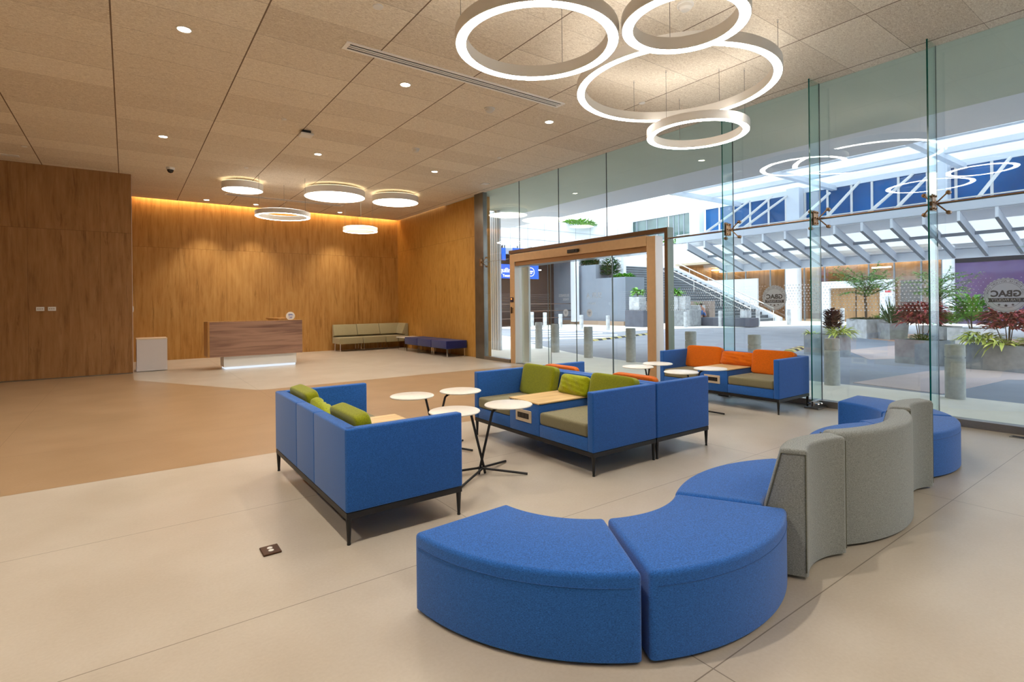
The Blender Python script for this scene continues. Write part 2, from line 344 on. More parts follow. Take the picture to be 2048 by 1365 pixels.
struct(obj('trim_4', rbox(7.97, 8.11, 12.27, 12.72, 0, ZC, .006), mat('column_steel', (120, 118, 112), .32, .85, var=.15, scale=3)), 'brushed steel column where glass meets wood')

# ------------------------------------------------------------------ glass facade
joints = [-4.56, -3.21, -1.87, -.52, .83, 2.18, 3.53, 4.87, 6.2]
wn = 0
WINS = {}
def pane(y0, y1, z0, z1):
    global wn
    wn += 1
    o = obj('window_%d' % wn, boxbm(XG-.006, XG+.006, y0+.005, y1-.005, z0, z1), GLASS); struct(o, 'frameless glass pane of the facade'); return o
for a, b in zip(joints[:-1], joints[1:]):
    WINS[a] = pane(a, b, .085, 2.665); pane(a, b, 2.68, ZC)
for a, b in zip([6.2, 7.68, 9.18, 10.68], [7.68, 9.18, 10.68, 12.27]): pane(a, b, 2.88, ZC)
WINS['side'] = pane(11.07, 12.27, .085, 2.86)
# black silicone joints
bmj = BM()
for y in joints[1:-1]: box(bmj, XG-.007, XG+.007, y-.005, y+.005, .085, ZC)
for y in (7.68, 9.18, 10.68): box(bmj, XG-.007, XG+.007, y-.006, y+.006, 2.88, ZC)
box(bmj, XG-.004, XG+.004, -4.56, 6.2, 2.665, 2.68)
struct(obj('trim_5', bmj, mat('silicone', (58, 66, 66), .6)), 'dark silicone joints between the glass panes')
struct(obj('trim_6', rbox(7.96, 8.1, YF, 6.13, 0, .09, .004), STEEL), 'brushed metal sill along the foot of the glass')
struct(obj('trim_7', rbox(7.96, 8.1, 11.07, 12.27, 0, .09, .004), STEEL), 'brushed metal sill left of the entrance')
# fins, one thing each
fl = {2.18: 'green edged glass fin nearest the camera, beside the curved ottomans', 3.53: 'green edged glass fin behind the far blue sofa, by its right arm', 4.87: 'green edged glass fin nearest the entrance door'}
for k, y in enumerate([2.18, 3.53, 4.87, .83, -.52, -1.87]):
    b = BM(); box(b, XG-.30, XG-.008, y-.009, y+.009, .11, ZC)
    for f in b.faces:
        f.material_index = 1 if abs(f.normal.x) > .5 or abs(f.calc_center_median().x-(XG-.30)) < .002 else 0
    bmesh.ops.recalc_face_normals(b, faces=b.faces)
    for f in b.faces: f.material_index = 1 if f.normal.x < -.5 else 0
    t = thing('glass_fin', fl.get(y, 'green edged glass fin outside the picture on the right'), 'glass fin', (0, 0, 0), 0, 'glass fins bracing the facade')
    obj('fin_blade', b, FING, t, mats=[FING, EDGEG])
    b = rbox(XG-.33, XG-.09, y-.10, y+.10, .0, .022, .006)
    obj('base_plate', b, STEEL, t)
    for s in (-1, 1):
        obj('clamp', boxbm(XG-.30, XG-.12, y+s*.012-.006, y+s*.012+.006, .022, .10), CHROME, t)
        for px_ in (XG-.26, XG-.16): obj('bolt', tube(BM(), [(px_, y+s*.018, .062), (px_, y+s*.062, .062), (px_, y+s*.063, .062), (px_, y+s*.08, .062)], .02, 14, r1=.013), CHROME, t)
# spider fittings
def spider(y, label, half=False, fin=True):
    t = thing('spider_fitting', label, 'glass fitting', (0, 0, 0), 0, 'bronze spider fittings holding the glass')
    xc = XG-.13; zc = 2.672
    b = BM()
    if fin:
        for s in (-1, 1): join_bm(b, rbox(xc-.11, xc+.03, y+s*.016-.005, y+s*.016+.005, zc-.10, zc+.10, .003, 1))
    else: join_bm(b, rbox(xc-.02, xc+.1, y+.02, y+.06, zc-.1, zc+.1, .003, 1))
    obj('clamp_plate', b, BRONZE, t)
    if fin:
        for dz in (-.075, 0, .075):
            for dx in (-.07, 0): obj('bolt', tube(BM(), [(xc+dx, y-.036, zc+dz), (xc+dx, y+.036, zc+dz)], .0105, 10), BRONZE, t)
    obj('hub', tube(BM(), [(xc+.01, y, zc), (xc+.05, y, zc)], .026, 14), BRONZE, t)
    for sy in (-1, 1) if not half else (-1,):
        for sz in (-1, 1):
            b = BM(); tube(b, [(xc+.045, y+sy*.012, zc), (xc+.075, y+sy*.115, zc+sz*.115)], .0085, 10)
            e = Vector((xc+.08, y+sy*.12, zc+sz*.12)); bmesh.ops.create_uvsphere(b, u_segments=14, v_segments=10, radius=.021, matrix=Matrix.Translation(e))
            tube(b, [e, (XG-.006, e.y, e.z)], .024, 16, r1=.026)
            obj('arm', b, BRONZE, t, smooth=40)
spider(2.18, 'bronze spider fitting on the glass fin nearest the camera')
spider(3.53, 'bronze spider fitting on the fin behind the far sofa')
spider(4.87, 'bronze spider fitting on the fin nearest the entrance')
spider(12.28, 'small spider fitting on the steel column left of the entrance', half=True, fin=False)
tag(obj('bracing_rod', tube(BM(), [(XG-.075, YF, 2.672), (XG-.075, 6.13, 2.672)], .008, 10), BRONZE), 'thin horizontal bronze rod running through the spider fittings along the glass', 'rod')
tag(obj('bracing_rod', tube(BM(), [(XG-.075, 11.06, 2.672), (XG-.075, 12.25, 2.672)], .006, 10), STEEL), 'short thin rod between the steel column and the entrance frame', 'rod')

# ------------------------------------------------------------------ entrance
pf = BM(); box(pf, 7.97, 8.13, 6.13, 6.20, 0, 2.88); box(pf, 7.97, 8.13, 6.20, 11.07, 2.80, 2.88); box(pf, 8.02, 8.13, 11.055, 11.07, 0, 2.80)
o = struct(obj('door_1', pf, mat('bronze_portal', (112, 84, 58), .4, .5)), 'bronze portal around the sliding entrance doors')
obj('portal_edge', boxbm(7.968, 8.132, 6.122, 6.13, 0, 2.882), mat('grey_green_edge', (128, 138, 122), .3), o)
d = struct(obj('door_2', rbox(7.98, 8.2, 6.42, 6.62, 0, 2.76, .006), mats=[ALU], material=ALU), 'automatic door frame in champagne aluminium')
obj('side_cladding', boxbm(7.984, 8.2, 6.412, 6.42, 0, 2.76), ALUW, d)
obj('jamb', rbox(7.98, 8.2, 10.85, 11.05, 0, 2.78, .006), ALU, d); obj('side_cladding', boxbm(7.984, 8.2, 10.842, 10.85, 0, 2.76), ALUW, d)
obj('header', rbox(7.965, 8.18, 6.62, 10.86, 2.58, 2.78, .008), ALU, d); obj('door_rail', boxbm(8.0, 8.12, 6.62, 10.85, 2.48, 2.58), mat('rail_bronze', (160, 120, 80), .4, .4), d)
obj('threshold', boxbm(8.0, 8.16, 6.2, 11.05, 0, .012), STEEL, d)
dl = [(6.62, 7.62, 8.12), (7.58, 8.66, 8.06), (8.65, 9.63, 8.06), (9.60, 10.85, 8.12)]
for a, b_, x in dl:
    p = struct(obj('door_%d' % (3+dl.index((a, b_, x))), boxbm(x-.005, x+.005, a, b_, .02, 2.5), GLASS), 'frameless glass leaf of the sliding entrance')
    obj('leaf_edge', (lambda q: (box(q, x-.007, x+.007, a-.003, a+.006, .02, 2.5), box(q, x-.007, x+.007, b_-.006, b_+.003, .02, 2.5), q)[2])(BM()), mat('leaf_edge_grey', (96, 110, 112), .4), p)
    obj('top_rail', boxbm(x-.012, x+.012, a, b_, 2.44, 2.5), frost('clear_top_rail', (210, 220, 226), .35), p)
t = thing('motion_sensor', 'black motion sensor on the header above the entrance doors', 'sensor')
obj('housing', rbox(7.925, 7.965, 8.46, 8.80, 2.625, 2.70, .008), BLACK, t); obj('lens', rbox(7.918, 7.926, 8.55, 8.71, 2.645, 2.68, .003), mat('sensor_lens', (70, 66, 62), .2), t)
t = thing('card_reader', 'dark card reader with an orange light on the left door post', 'card reader')
obj('housing', rbox(7.955, 7.98, 10.90, 11.01, 1.56, 1.68, .004), mat('reader_navy', (38, 38, 60), .3), t); obj('indicator', rbox(7.951, 7.956, 10.93, 10.975, 1.625, 1.66, .002), emit('orange_led', (1, .25, .05), 1.2), t)
t = thing('door_release', 'small oval lock plate on the left door post under the card reader', 'door lock')
obj('plate', rbox(7.962, 7.98, 10.915, 10.985, 1.28, 1.42, .008), mat('lock_bronze', (150, 118, 84), .35, .5), t); obj('handle', rbox(7.945, 7.962, 10.955, 10.98, 1.27, 1.44, .004), DARKM, t)

# ------------------------------------------------------------------ decals on the glass (pattern of the pane it sits on)
def on_glass(x=XG-.009):   # local x -> -Y (read from inside left to right), local y -> up
    return lambda y, z: facing((x, y, z), (0, -1, 0), (0, 0, 1))
def dots(y0, y1, z0, z1, parent, inten, x=XG-.009, holes=()):
    b = BM(); pit = .0430; r = 0; z = z0
    while z <= z1:
        y = y0+(pit/2 if r % 2 else 0)
        while y <= y1:
            s = inten(y, z)
            if s > .12 and not any((y-h[0])**2+(z-h[1])**2 < h[2]**2 for h in holes):
                R = .0105*s; vs = [b.verts.new((x, y+R*math.cos(k*PI/4), z+R*math.sin(k*PI/4))) for k in range(8)]; b.faces.new(vs)
            y += pit
        z += .0415; r += 1
    return obj('dot_pattern', b, DOTM, parent)
wob = lambda y, z: .82+.26*math.sin(y*4.3+.8)*math.cos(z*7-9)+.08*math.sin(y*11)
BADGE = [(4.20, 1.56, .205), (1.56, 1.545, .205)]
for a in (-.52, .83, 2.18, 3.53, 4.87):
    b_ = a+1.345
    dots(a+.02, b_-.02, 1.37, 1.76, WINS[a], wob if a > 2 else (lambda y, z: .62*wob(y, z)), holes=[(y, z, r+.015) for y, z, r in BADGE])
dots(11.1, 12.22, 1.36, 1.80, WINS['side'], lambda y, z: .5)
leaf = [o for o in bpy.data.objects if o.name.startswith('door_') and o.get('label', '').startswith('frameless')]
dots(6.66, 7.56, 1.36, 1.76, leaf[0], lambda y, z: max(0, min(1, (7.62-y)*1.5))*.9, x=8.112)
dots(9.64, 10.82, 1.36, 1.76, leaf[3], lambda y, z: .55, x=8.112)
DARKL = frost('dark_vinyl', (92, 84, 76), .85)
def star(r):
    b = BM(); b.faces.new([b.verts.new((r*(1 if k % 2 == 0 else .42)*math.sin(k*PI/5), r*(1 if k % 2 == 0 else .42)*math.cos(k*PI/5), 0)) for k in range(10)]); return b
def badge(y, z, R, parent, x=XG-.009):
    F = on_glass(x); F2 = on_glass(x-.0015)
    b = BM(); n = 240
    b.faces.new([b.verts.new((R*(1+.028*math.cos(30*2*PI*k/n))*math.cos(2*PI*k/n), R*(1+.028*math.cos(30*2*PI*k/n))*math.sin(2*PI*k/n), 0)) for k in range(n)])
    obj('badge', xform(b, F(y, z)), frost('badge_vinyl', (196, 198, 196), .78), parent)
    b = BM()
    for rr, w in ((.93, .012), (.72, .01)):
        N_ = 72
        for k in range(N_):
            if rr < .8 and (.40*N_ < k < .99*N_) and abs(math.sin(2*PI*k/N_)*rr) < .36: continue
            a0, a1 = 2*PI*k/N_, 2*PI*(k+1)/N_
            b.faces.new([b.verts.new((q*R*math.cos(a_), q*R*math.sin(a_), 0)) for q, a_ in ((rr, a0), (rr, a1), (rr+w*1.4, a1), (rr+w*1.4, a0))])
    g = text_mesh('GBAC', R*.50, mirror=True, bold=.004); xform(g, Matrix.Translation((0, R*.08, 0))); join_bm(b, g)
    ban = [(-.80, -.16), (.80, -.16), (.74, -.28), (.80, -.40), (-.80, -.40), (-.74, -.28)]
    b.faces.new([b.verts.new((p[0]*R, p[1]*R, 0)) for p in ban])
    for sx, sr in ((-.3, .085), (0, .11), (.3, .085)):
        s_ = star(R*sr); xform(s_, Matrix.Translation((sx*R, -R*.57+(.02*R if sx else -.03*R), 0))); join_bm(b, s_)
    words = 'GLOBAL BIORISK ADVISORY COUNCIL'
    for k, chh in enumerate(words):
        if chh == ' ': continue
        ang = math.radians(192-204*(k+.5)/len(words)); g = text_mesh(chh, R*.15, mirror=False)
        # mirrored lettering: run the other way round the arc
        xform(g, Matrix.Translation((R*.82*math.cos(ang), R*.82*math.sin(ang), 0)) @ Matrix.Rotation(ang-PI/2, 4, 'Z'))
        for v in g.verts: v.co.x = -v.co.x
        join_bm(b, g)
    obj('badge_print', xform(b, F2(y, z)), DARKL, parent)
    g = text_mesh('STAR FACILITY', R*.19, mirror=True, bold=.0015); xform(g, Matrix.Translation((0, -R*.28, 0)))
    obj('banner_lettering', xform(g, on_glass(x-.003)(y, z)), DECAL, parent)
badge(4.20, 1.56, .19, WINS[3.53]); badge(1.56, 1.545, .195, WINS[.83])
def glass_text(body, y, z, size, parent, x, col=DECAL, bold=.001, align='CENTER'):
    g = text_mesh(body, size, mirror=True, bold=bold, align=align); return obj('lettering', xform(g, on_glass(x)(y, z)), col, parent)
glass_text('SUR A', 8.10, 1.67, .17, leaf[1], 8.052); glass_text('SOUTH A', 8.17, 1.50, .055, leaf[1], 8.052)
glass_text('BUSINESS', 9.06, 1.69, .085, leaf[2], 8.052); glass_text('PARK', 9.0, 1.60, .085, leaf[2], 8.052)
for y, lf in ((8.24, leaf[1]), (9.0, leaf[2])):
    b = BM(); cyl(b, 0, 0, -.0005, .0005, .085, 32); obj('round_decal', xform(b, on_glass(8.052)(y, 1.30)), DECAL, lf)
    b = BM()
    for k in range(3): box(b, -.045+.012*k, .045-.012*k, .018-.022*k, .026-.022*k, 0, .0005)
    obj('decal_print', xform(b, on_glass(8.050)(y, 1.30)), DARKL, lf)

# ================================================================== CEILING THINGS
ADDED_UPLIGHT = 4.
def ring(name, x, y, z, R, label, cables, w=.10, h=.11, grp='ring pendant lamps', glow=GLOW):
    t = thing(name, label, 'pendant lamp', (x, y, z), 0, grp)
    prof = [(R, .0), (R, h), (R-w, h), (R-w, .0), (R-w+.008, 0), (R-w+.008, .006), (R-.008, .006), (R-.008, 0)]
    obj('housing', lathe(BM(), prof, 96, closed_prof=True), mat('lamp_housing', (226, 222, 216), .45), t, smooth=35)
    obj('diffuser', lathe(BM(), [(R-.008, .005), (R-.008, -.001), (R-w+.008, -.001), (R-w+.008, .005)], 96, closed_prof=True), glow, t, smooth=35)
    obj('uplight', lathe(BM(), [(R-.02, h+.001), (R-.02, h+.006), (R-w+.02, h+.006), (R-w+.02, h+.001)], 96, closed_prof=True), emit('added_uplight_strip', (1, .93, .84), ADDED_UPLIGHT), t)  # emitter added on top of the ring to brighten the ceiling
    for a in cables:
        cx, cy = (R-w/2)*math.cos(a), (R-w/2)*math.sin(a)
        obj('cable', tube(BM(), [(cx, cy, h), (cx, cy, ZC-z)], .0028, 6), mat('steel_cable', (120, 116, 110), .4, .6), t)
        obj('ceiling_anchor', cyl(BM(), cx, cy, ZC-z-.03, ZC-z, .009, 10), CHROME, t)
    return t
ring('ring_pendant', 2.98, 3.68, 3.80, .722, 'large glowing ring lamp at top left of the ring cluster', (.5, 2.6, 4.7))
ring('ring_pendant', 3.763, 2.70, 3.80, .512, 'glowing ring lamp cut off by the top edge of the picture', (.9, 3.0, 5.1))
ring('ring_pendant', 5.31, 3.96, 4.05, 1.157, 'widest glowing ring lamp, hanging highest behind the other rings', (1.15, 3.2, 5.2, 0.1))
ring('ring_pendant', 6.50, 4.48, 3.85, .685, 'smaller glowing ring lamp at the lower right of the ring cluster', (1.0, 3.1, 5.0))
ring('ring_pendant', 3.12, 13.75, 3.70, .628, 'glowing ring lamp over the reception desk', (1.3, 3.4, 5.5), w=.085)
ring('ring_pendant', 5.40, 14.7, 3.62, .475, 'small low glowing ring lamp right of the reception desk', (.3, 2.5, 4.4), w=.085)
for x, y, R, lb in ((2.34, 14.4, .46, 'small round disc lamp, leftmost of the three close to the ceiling'), (4.47, 14.0, .765, 'largest round disc lamp close to the ceiling, middle of the three'), (6.10, 13.85, .63, 'round disc lamp close to the ceiling nearest the right wood wall')):
    z = 4.37; t = thing('disc_lamp', lb, 'ceiling lamp', (x, y, z), 0, 'round disc lamps below the ceiling')
    obj('housing', lathe(BM(), [(R, 0), (R, .165), (0.001, .165), (.001, .15), (R-.012, .15), (R-.012, 0)], 72, closed_prof=True), mat('lamp_housing', (226, 222, 216)), t, smooth=35)
    obj('diffuser', cyl(BM(), 0, 0, .004, .012, R-.012, 72), DGLOW, t)
    obj('uplight', lathe(BM(), [(R-.012, .167), (R-.012, .172), (R-.06, .172), (R-.06, .167)], 64, closed_prof=True), emit('halo_strip', (1, .80, .5), 2.2), t)
    for k in range(3): obj('cable', tube(BM(), [((R-.1)*math.cos(k*2.1), (R-.1)*math.sin(k*2.1), .165), ((R-.1)*math.cos(k*2.1), (R-.1)*math.sin(k*2.1), ZC-z)], .003, 6), mat('steel_cable', (120, 116, 110)), t)
DLG = emit('downlight_lens', (1, .90, .74), 14.)
def downlight(x, y, label, power=60, vis=True, r=.085, col=(1, .90, .76), cone=110):
    t = thing('downlight', label, 'downlight', (x, y, ZC), 0, 'recessed downlights')
    obj('trim_ring', lathe(BM(), [(r, 0), (r, -.006), (r-.018, -.008), (r-.022, 0)], 28, closed_prof=True), mat('downlight_trim', (222, 216, 204), .4), t, smooth=50)
    obj('lens', cyl(BM(), 0, 0, -.004, -.002, r-.02, 24), DLG, t)
    ld = bpy.data.lights.new('downlight_beam', 'SPOT'); ld.energy = power; ld.color = col; ld.spot_size = math.radians(cone); ld.spot_blend = .6; ld.shadow_soft_size = .06
    lo = bpy.data.objects.new('downlight_beam', ld); C.objects.link(lo); lo.location = (x, y, ZC-.02)
DP = 150
for x, y, lb in ((.55, 6.91, 'largest recessed downlight, top left of the ceiling'), (3.2, 6.89, 'recessed downlight just beyond the slot air diffuser, left of the smoke detector'), (5.86, 6.92, 'recessed downlight beyond the right end of the slot air diffuser'),
                 (.57, 11.45, 'recessed downlight above the left wood wall end'), (3.19, 11.05, 'recessed downlight in the middle of the ceiling, left of a small smoke detector'), (5.82, 11.0, 'recessed downlight nearest the top corner of the glass')):
    downlight(x, y, lb, DP)
for x, lb in ((1.9, 'small recessed downlight before the back wall, leftmost of the row'), (3.2, 'small recessed downlight before the back wall, just left of the ring lamp'), (5.74, 'small recessed downlight before the back wall, rightmost of the row')):
    downlight(x, 17.5, lb, 110, cone=78)
for x, y in ((.55, 2.4), (-2.1, 2.4), (-4.75, 2.4), (-2.1, 6.9), (-4.75, 6.9), (-4.75, 11.4), (.55, -2.1), (3.2, -2.1), (5.86, -2.1)):  # bare spots added out of view, without fittings, to light the room
    ld = bpy.data.lights.new('downlight_beam', 'SPOT'); ld.energy = DP; ld.color = (1, .90, .76); ld.spot_size = math.radians(110); ld.spot_blend = .6; ld.shadow_soft_size = .06
    lo = bpy.data.objects.new('downlight_beam', ld); C.objects.link(lo); lo.location = (x, y, ZC-.02)
# cove light
tag(obj('cove_light', boxbm(.2, XR-.05, 18.10, 18.16, ZC+.10, ZC+.12), emit('amber_strip', (1, .68, .36), 13.)), 'amber light strip hidden in the cove above the back wall', 'strip light')
# slot diffusers
def slot(x0, x1, y0, y1, label, n=3):
    t = thing('air_diffuser', label, 'air diffuser')
    b = BM(); z = ZC-.012; w = (y1-y0); bw = w*.16
    box(b, x0, x1, y0, y0+bw, z, ZC); box(b, x0, x1, y1-bw, y1, z, ZC); box(b, x0, x0+bw*1.6, y0+bw, y1-bw, z, ZC); box(b, x1-bw*1.6, x1, y0+bw, y1-bw, z, ZC)
    for k in range(1, n):
        yc = y0+bw+(w-2*bw)*k/n; box(b, x0+bw*1.6, x1-bw*1.6, yc-.010, yc+.010, z, ZC)
    obj('grille', b, mat('grille_white', (248, 246, 242), .5), t)
    obj('slot', boxbm(x0+bw, x1-bw, y0+bw*.8, y1-bw*.8, ZC-.004, ZC), mat('slot_black', (12, 12, 12), .9), t)
slot(2.12, 5.53, 6.14, 6.34, 'long white slot air diffuser in the ceiling beside the ring cluster')
slot(2.2, 5.44, 16.2, 16.42, 'far slot air diffuser above the reception desk', 2)
# small ceiling devices
def detector(x, y, r, h, lb, cat='smoke detector', name='smoke_detector'):
    t = thing(name, lb, cat, (x, y, ZC))
    obj('base', lathe(BM(), [(0.001, 0), (r, 0), (r, -h*.3), (.001, -h*.3)], 28), WHITE, t, smooth=40)
    obj('head', lathe(BM(), [(r*.82, -h*.3), (r*.78, -h*.7), (r*.5, -h), (.001, -h)], 28), mat('detector_white', (216, 212, 204), .5), t, smooth=40)
detector(4.68, 6.98, .085, .06, 'white smoke detector between the slot air diffuser and the downlight row'); detector(4.67, 9.6, .075, .07, 'small white smoke detector in the middle of the far ceiling'); detector(4.73, 3.38, .085, .07, 'white smoke detector seen through the topmost ring lamp')
for x, y, r, lb in ((2.14, 5.25, .055, 'round sprinkler cap at the top edge of the picture, left of the rings'), (2.14, 9.3, .045, 'round sprinkler cap just above the white access point box'), (6.5, 5.45, .05, 'round sprinkler cap seen through the widest ring lamp'), (6.4, 9.2, .045, 'small sprinkler cap near the glass, beyond the slot air diffuser'), (2.19, 13.0, .045, 'small sprinkler cap above the leftmost disc lamp'), (-1.54, 13.6, .045, 'small sprinkler cap near the top of the left wood wall')):
    t = tag(obj('sprinkler_cap', cyl(BM(), 0, 0, -.010, .0, r*.9, 24, r1=r), WHITE, smooth=40), lb, 'sprinkler cap', 'sprinkler caps in the ceiling'); t.location = (x, y, ZC)
t = thing('access_point', 'white wireless access point hanging below the ceiling in the middle of the room', 'access point', (2.6, 9.72, ZC)); obj('mount', rbox(-.07, .07, -.07, .07, -.05, 0, .004), BLACK, t); obj('cover', rbox(-.11, .11, -.11, .11, -.09, -.05, .02, 3), WHITE, t)
t = thing('dome_camera', 'white security camera with a dark dome above the left wood wall end', 'security camera', (.82, 13.9, ZC)); obj('base', cyl(BM(), 0, 0, -.05, 0, .08, 28, r1=.085), WHITE, t, smooth=40); obj('dome', lathe(BM(), [(.065, -.05), (.06, -.08), (.04, -.11), (.001, -.125)], 24), mat('dark_dome', (24, 16, 12), .1), t, smooth=60)
tag(obj('ceiling_plate', rbox(-2.0, -1.72, 14.45, 14.6, ZC-.012, ZC, .003), WHITE), 'white rectangular plate in the ceiling at far left', 'ceiling plate'); tag(obj('ceiling_plate', rbox(7.38, 7.56, 11.3, 11.48, ZC-.012, ZC, .003), WHITE), 'white square plate in the ceiling near the steel column', 'ceiling plate')

# ================================================================== FURNITURE
def puff(w, h, t, e=5., n=12, crumple=0., seed=0, corner=0.):
    """cushion: local x thickness, y width, z height, centred"""
    rnd = random.Random(seed); b = BM(); bmesh.ops.create_cube(b, size=2.0)
    bmesh.ops.subdivide_edges(b, edges=b.edges[:], cuts=n, use_grid_fill=True)
    ph = [rnd.uniform(0, 6.28) for _ in range(8)]
    for v in b.verts:
        p = v.co.copy(); k = (abs(p.x)**e+abs(p.y)**e+abs(p.z)**e)**(1/e); p /= k
        rr = max(abs(p.y), abs(p.z)); th = (1-corner*rr**4)
        x, y, z = p.x*th, p.y, p.z
        if corner: y *= 1+.05*(abs(z)**3); z *= 1+.05*(abs(y)**3)
        if crumple:
            x += crumple*(math.sin(y*9+z*5+ph[0])*.5+math.sin(y*17-z*11+ph[1])*.35+math.sin(z*14+y*4+ph[2])*.35)*(1-rr**3)
        v.co = Vector((x*t/2, y*w/2, z*h/2))
    return b
SEATW = .50
def make_sofa(label, loc, rz):
    """local: faces +x, length along y; back at x=-.415, front x=.415"""
    t = thing('lounge_sofa', label, 'sofa', loc, rz, 'blue modular lounge sofas')
    H = .73; zb = .205; L = .965; D = .42; aw = .075; y1, y2 = -.27, .22
    for a, b_ in ((-L+.004, y1), (y1, y2), (y2, L-.004)):
        obj('backrest_panel', rbox(-D, -D+.085, a+.001, b_-.001, zb, H, .014, 3), BLUE, t, smooth=40)
    for s in (-1, 1):
        y0 = s*L; obj('armrest', rbox(-D+.004, D, min(y0, y0-s*aw), max(y0, y0-s*aw), zb, H, .014, 3), BLUE, t, smooth=40)
    for a, b_ in ((-L+aw, y1), (y2, L-aw)):
        obj('seat_base', rbox(-D+.086, D-.004, a+.001, b_-.001, zb, .325, .008, 2), BLUE, t, smooth=40)
        bm = rbox(-D+.09, D+.0, a+.006, b_-.006, .327, .445, .03, 4)
        obj('seat_cushion', bm, KHAKI, t, smooth=50)
    c = obj('console', rbox(-D+.086, D-.002, y1+.001, y2-.001, zb, .515, .008, 2), BLUE, t, smooth=40)
    obj('tabletop', rbox(-D+.10, D+.004, y1-.004, y2+.004, .516, .532, .004, 1), OAK, t)
    ym = (y1+y2)/2
    s = obj('socket_plate', rbox(D-.003, D+.007, ym-.13, ym+.13, .315, .435, .004, 1), PUTTY, t)
    obj('socket_panel', rbox(D+.007, D+.010, ym-.093, ym+.093, .35, .405, .002, 1), mat('socket_black', (14, 14, 14), .4), s)
    b = BM()
    for k in range(3): box(b, D+.010, D+.0115, ym-.08+.06*k, ym-.04+.06*k, .36, .395)
    obj('socket', b, mat('socket_face', (34, 32, 32), .3), s)
    fr = BM()
    for q in ((-D+.004, D-.004, -L+.004, -L+.034), (-D+.004, D-.004, L-.034, L-.004), (-D+.004, -D+.034, -L+.034, L-.034), (D-.034, D-.004, -L+.034, L-.034)): box(fr, *q, .165, .203)
    box(fr, -D+.1, -D+.14, -L+.05, L-.05, .17, .2)
    obj('frame', fr, BLACK, t)
    for sx in (-1, 1):
        for sy in (-1, 1):
            lg = BM(); x, y = sx*(D-.022), sy*(L-.022); cyl(lg, x, y, .0, .01, .012, 14); cyl(lg, x, y, .008, .168, .010, 14, r1=.019)
            obj('leg', lg, BLACK, t, smooth=50)
    return t
A = make_sofa('blue lounge sofa seen from behind at left with olive cushions', (1.517, 4.25, 0), 0)
B = dup(A, (3.665, 4.255, 0), PI, 'blue lounge sofa in the middle facing left, with two green cushions over khaki seats')
Cc = dup(A, (4.512, 4.255, 0), 0, 'blue lounge sofa back to back with the middle one, only its back and arms seen')
Dd = dup(A, (7.37, 4.555, 0), PI, 'blue lounge sofa with orange cushions by the glass wall')
def cushion(name, lb, cat, matl, sofa, y, w, h, th, tilt, xb, zb, crumple=0., corner=0., e=5., seed=1, roll=0., grp=None, yaw=0):
    sx, sy, _ = sofa.location; rz = sofa.rotation_euler.z
    b = puff(w, h, th, e=e, crumple=crumple, corner=corner, seed=seed)
    o = tag(obj(name, b, matl, smooth=60), lb, cat, grp)
    base = Vector((xb, y, zb+h/2)); base.rotate(Matrix.Rotation(rz, 3, 'Z'))
    o.rotation_mode = 'XYZ'
    o.matrix_world = Matrix.Translation(Vector((sx, sy, 0))+base) @ Matrix.Rotation(rz+yaw, 4, 'Z') @ Matrix.Rotation(-tilt, 4, 'Y') @ Matrix.Rotation(roll, 4, 'X')
    return o
BC = dict(w=.58, h=.36, th=.115, tilt=.22, xb=-.232, zb=.43, e=9.)
gc, go = 'olive green back cushions', 'orange back cushions'
cushion('back_cushion', 'olive cushion at the far end of the sofa seen from behind', 'cushion', GREENF, A, .60, grp=gc, **BC)
cushion('back_cushion', 'olive cushion at the near end of the sofa seen from behind', 'cushion', GREENF, A, -.575, grp=gc, **BC)
cushion('back_cushion', 'olive green cushion on the far seat of the middle sofa, beside its left arm', 'cushion', GREENF, B, -.575, grp=gc, **BC)
cushion('back_cushion', 'olive green cushion on the near seat of the middle sofa, beside its right arm', 'cushion', GREENF, B, .58, grp=gc, **BC)
cushion('back_cushion', 'orange cushion whose top shows above the back of the middle sofa, nearer one', 'cushion', ORANGEF, Cc, -.56, grp=go, **{**BC, 'zb': .405, 'xb': -.255, 'tilt': .12, 'th': .09})
cushion('back_cushion', 'orange cushion whose top shows behind the middle sofa, farther one by the raised arm', 'cushion', ORANGEF, Cc, .58, grp=go, **{**BC, 'zb': .40, 'xb': -.255, 'tilt': .12, 'th': .09})
cushion('back_cushion', 'orange cushion on the left seat of the sofa by the glass', 'cushion', ORANGEF, Dd, -.59, grp=go, **{**BC, 'w': .64})
cushion('back_cushion', 'orange cushion on the right seat of the sofa by the glass', 'cushion', ORANGEF, Dd, .55, grp=go, **{**BC, 'w': .62})
LB = dict(w=.44, h=.22, th=.13, tilt=.35, xb=-.225, crumple=.30, corner=.7, e=5.)
cushion('throw_pillow', 'crumpled lime throw pillow leaning on the console of the middle sofa', 'pillow', LIME, B, .03, zb=.515, seed=3, **LB)
cushion('throw_pillow', 'slouching lime throw pillow next to the far cushion of the sofa seen from behind', 'pillow', LIME, A, .08, zb=.50, seed=5, roll=.25, **LB)
cushion('throw_pillow', 'crumpled orange throw pillow between the two cushions of the sofa by the glass', 'pillow', ORANGEF, Dd, .0, zb=.52, seed=8, **{**LB, 'w': .56})

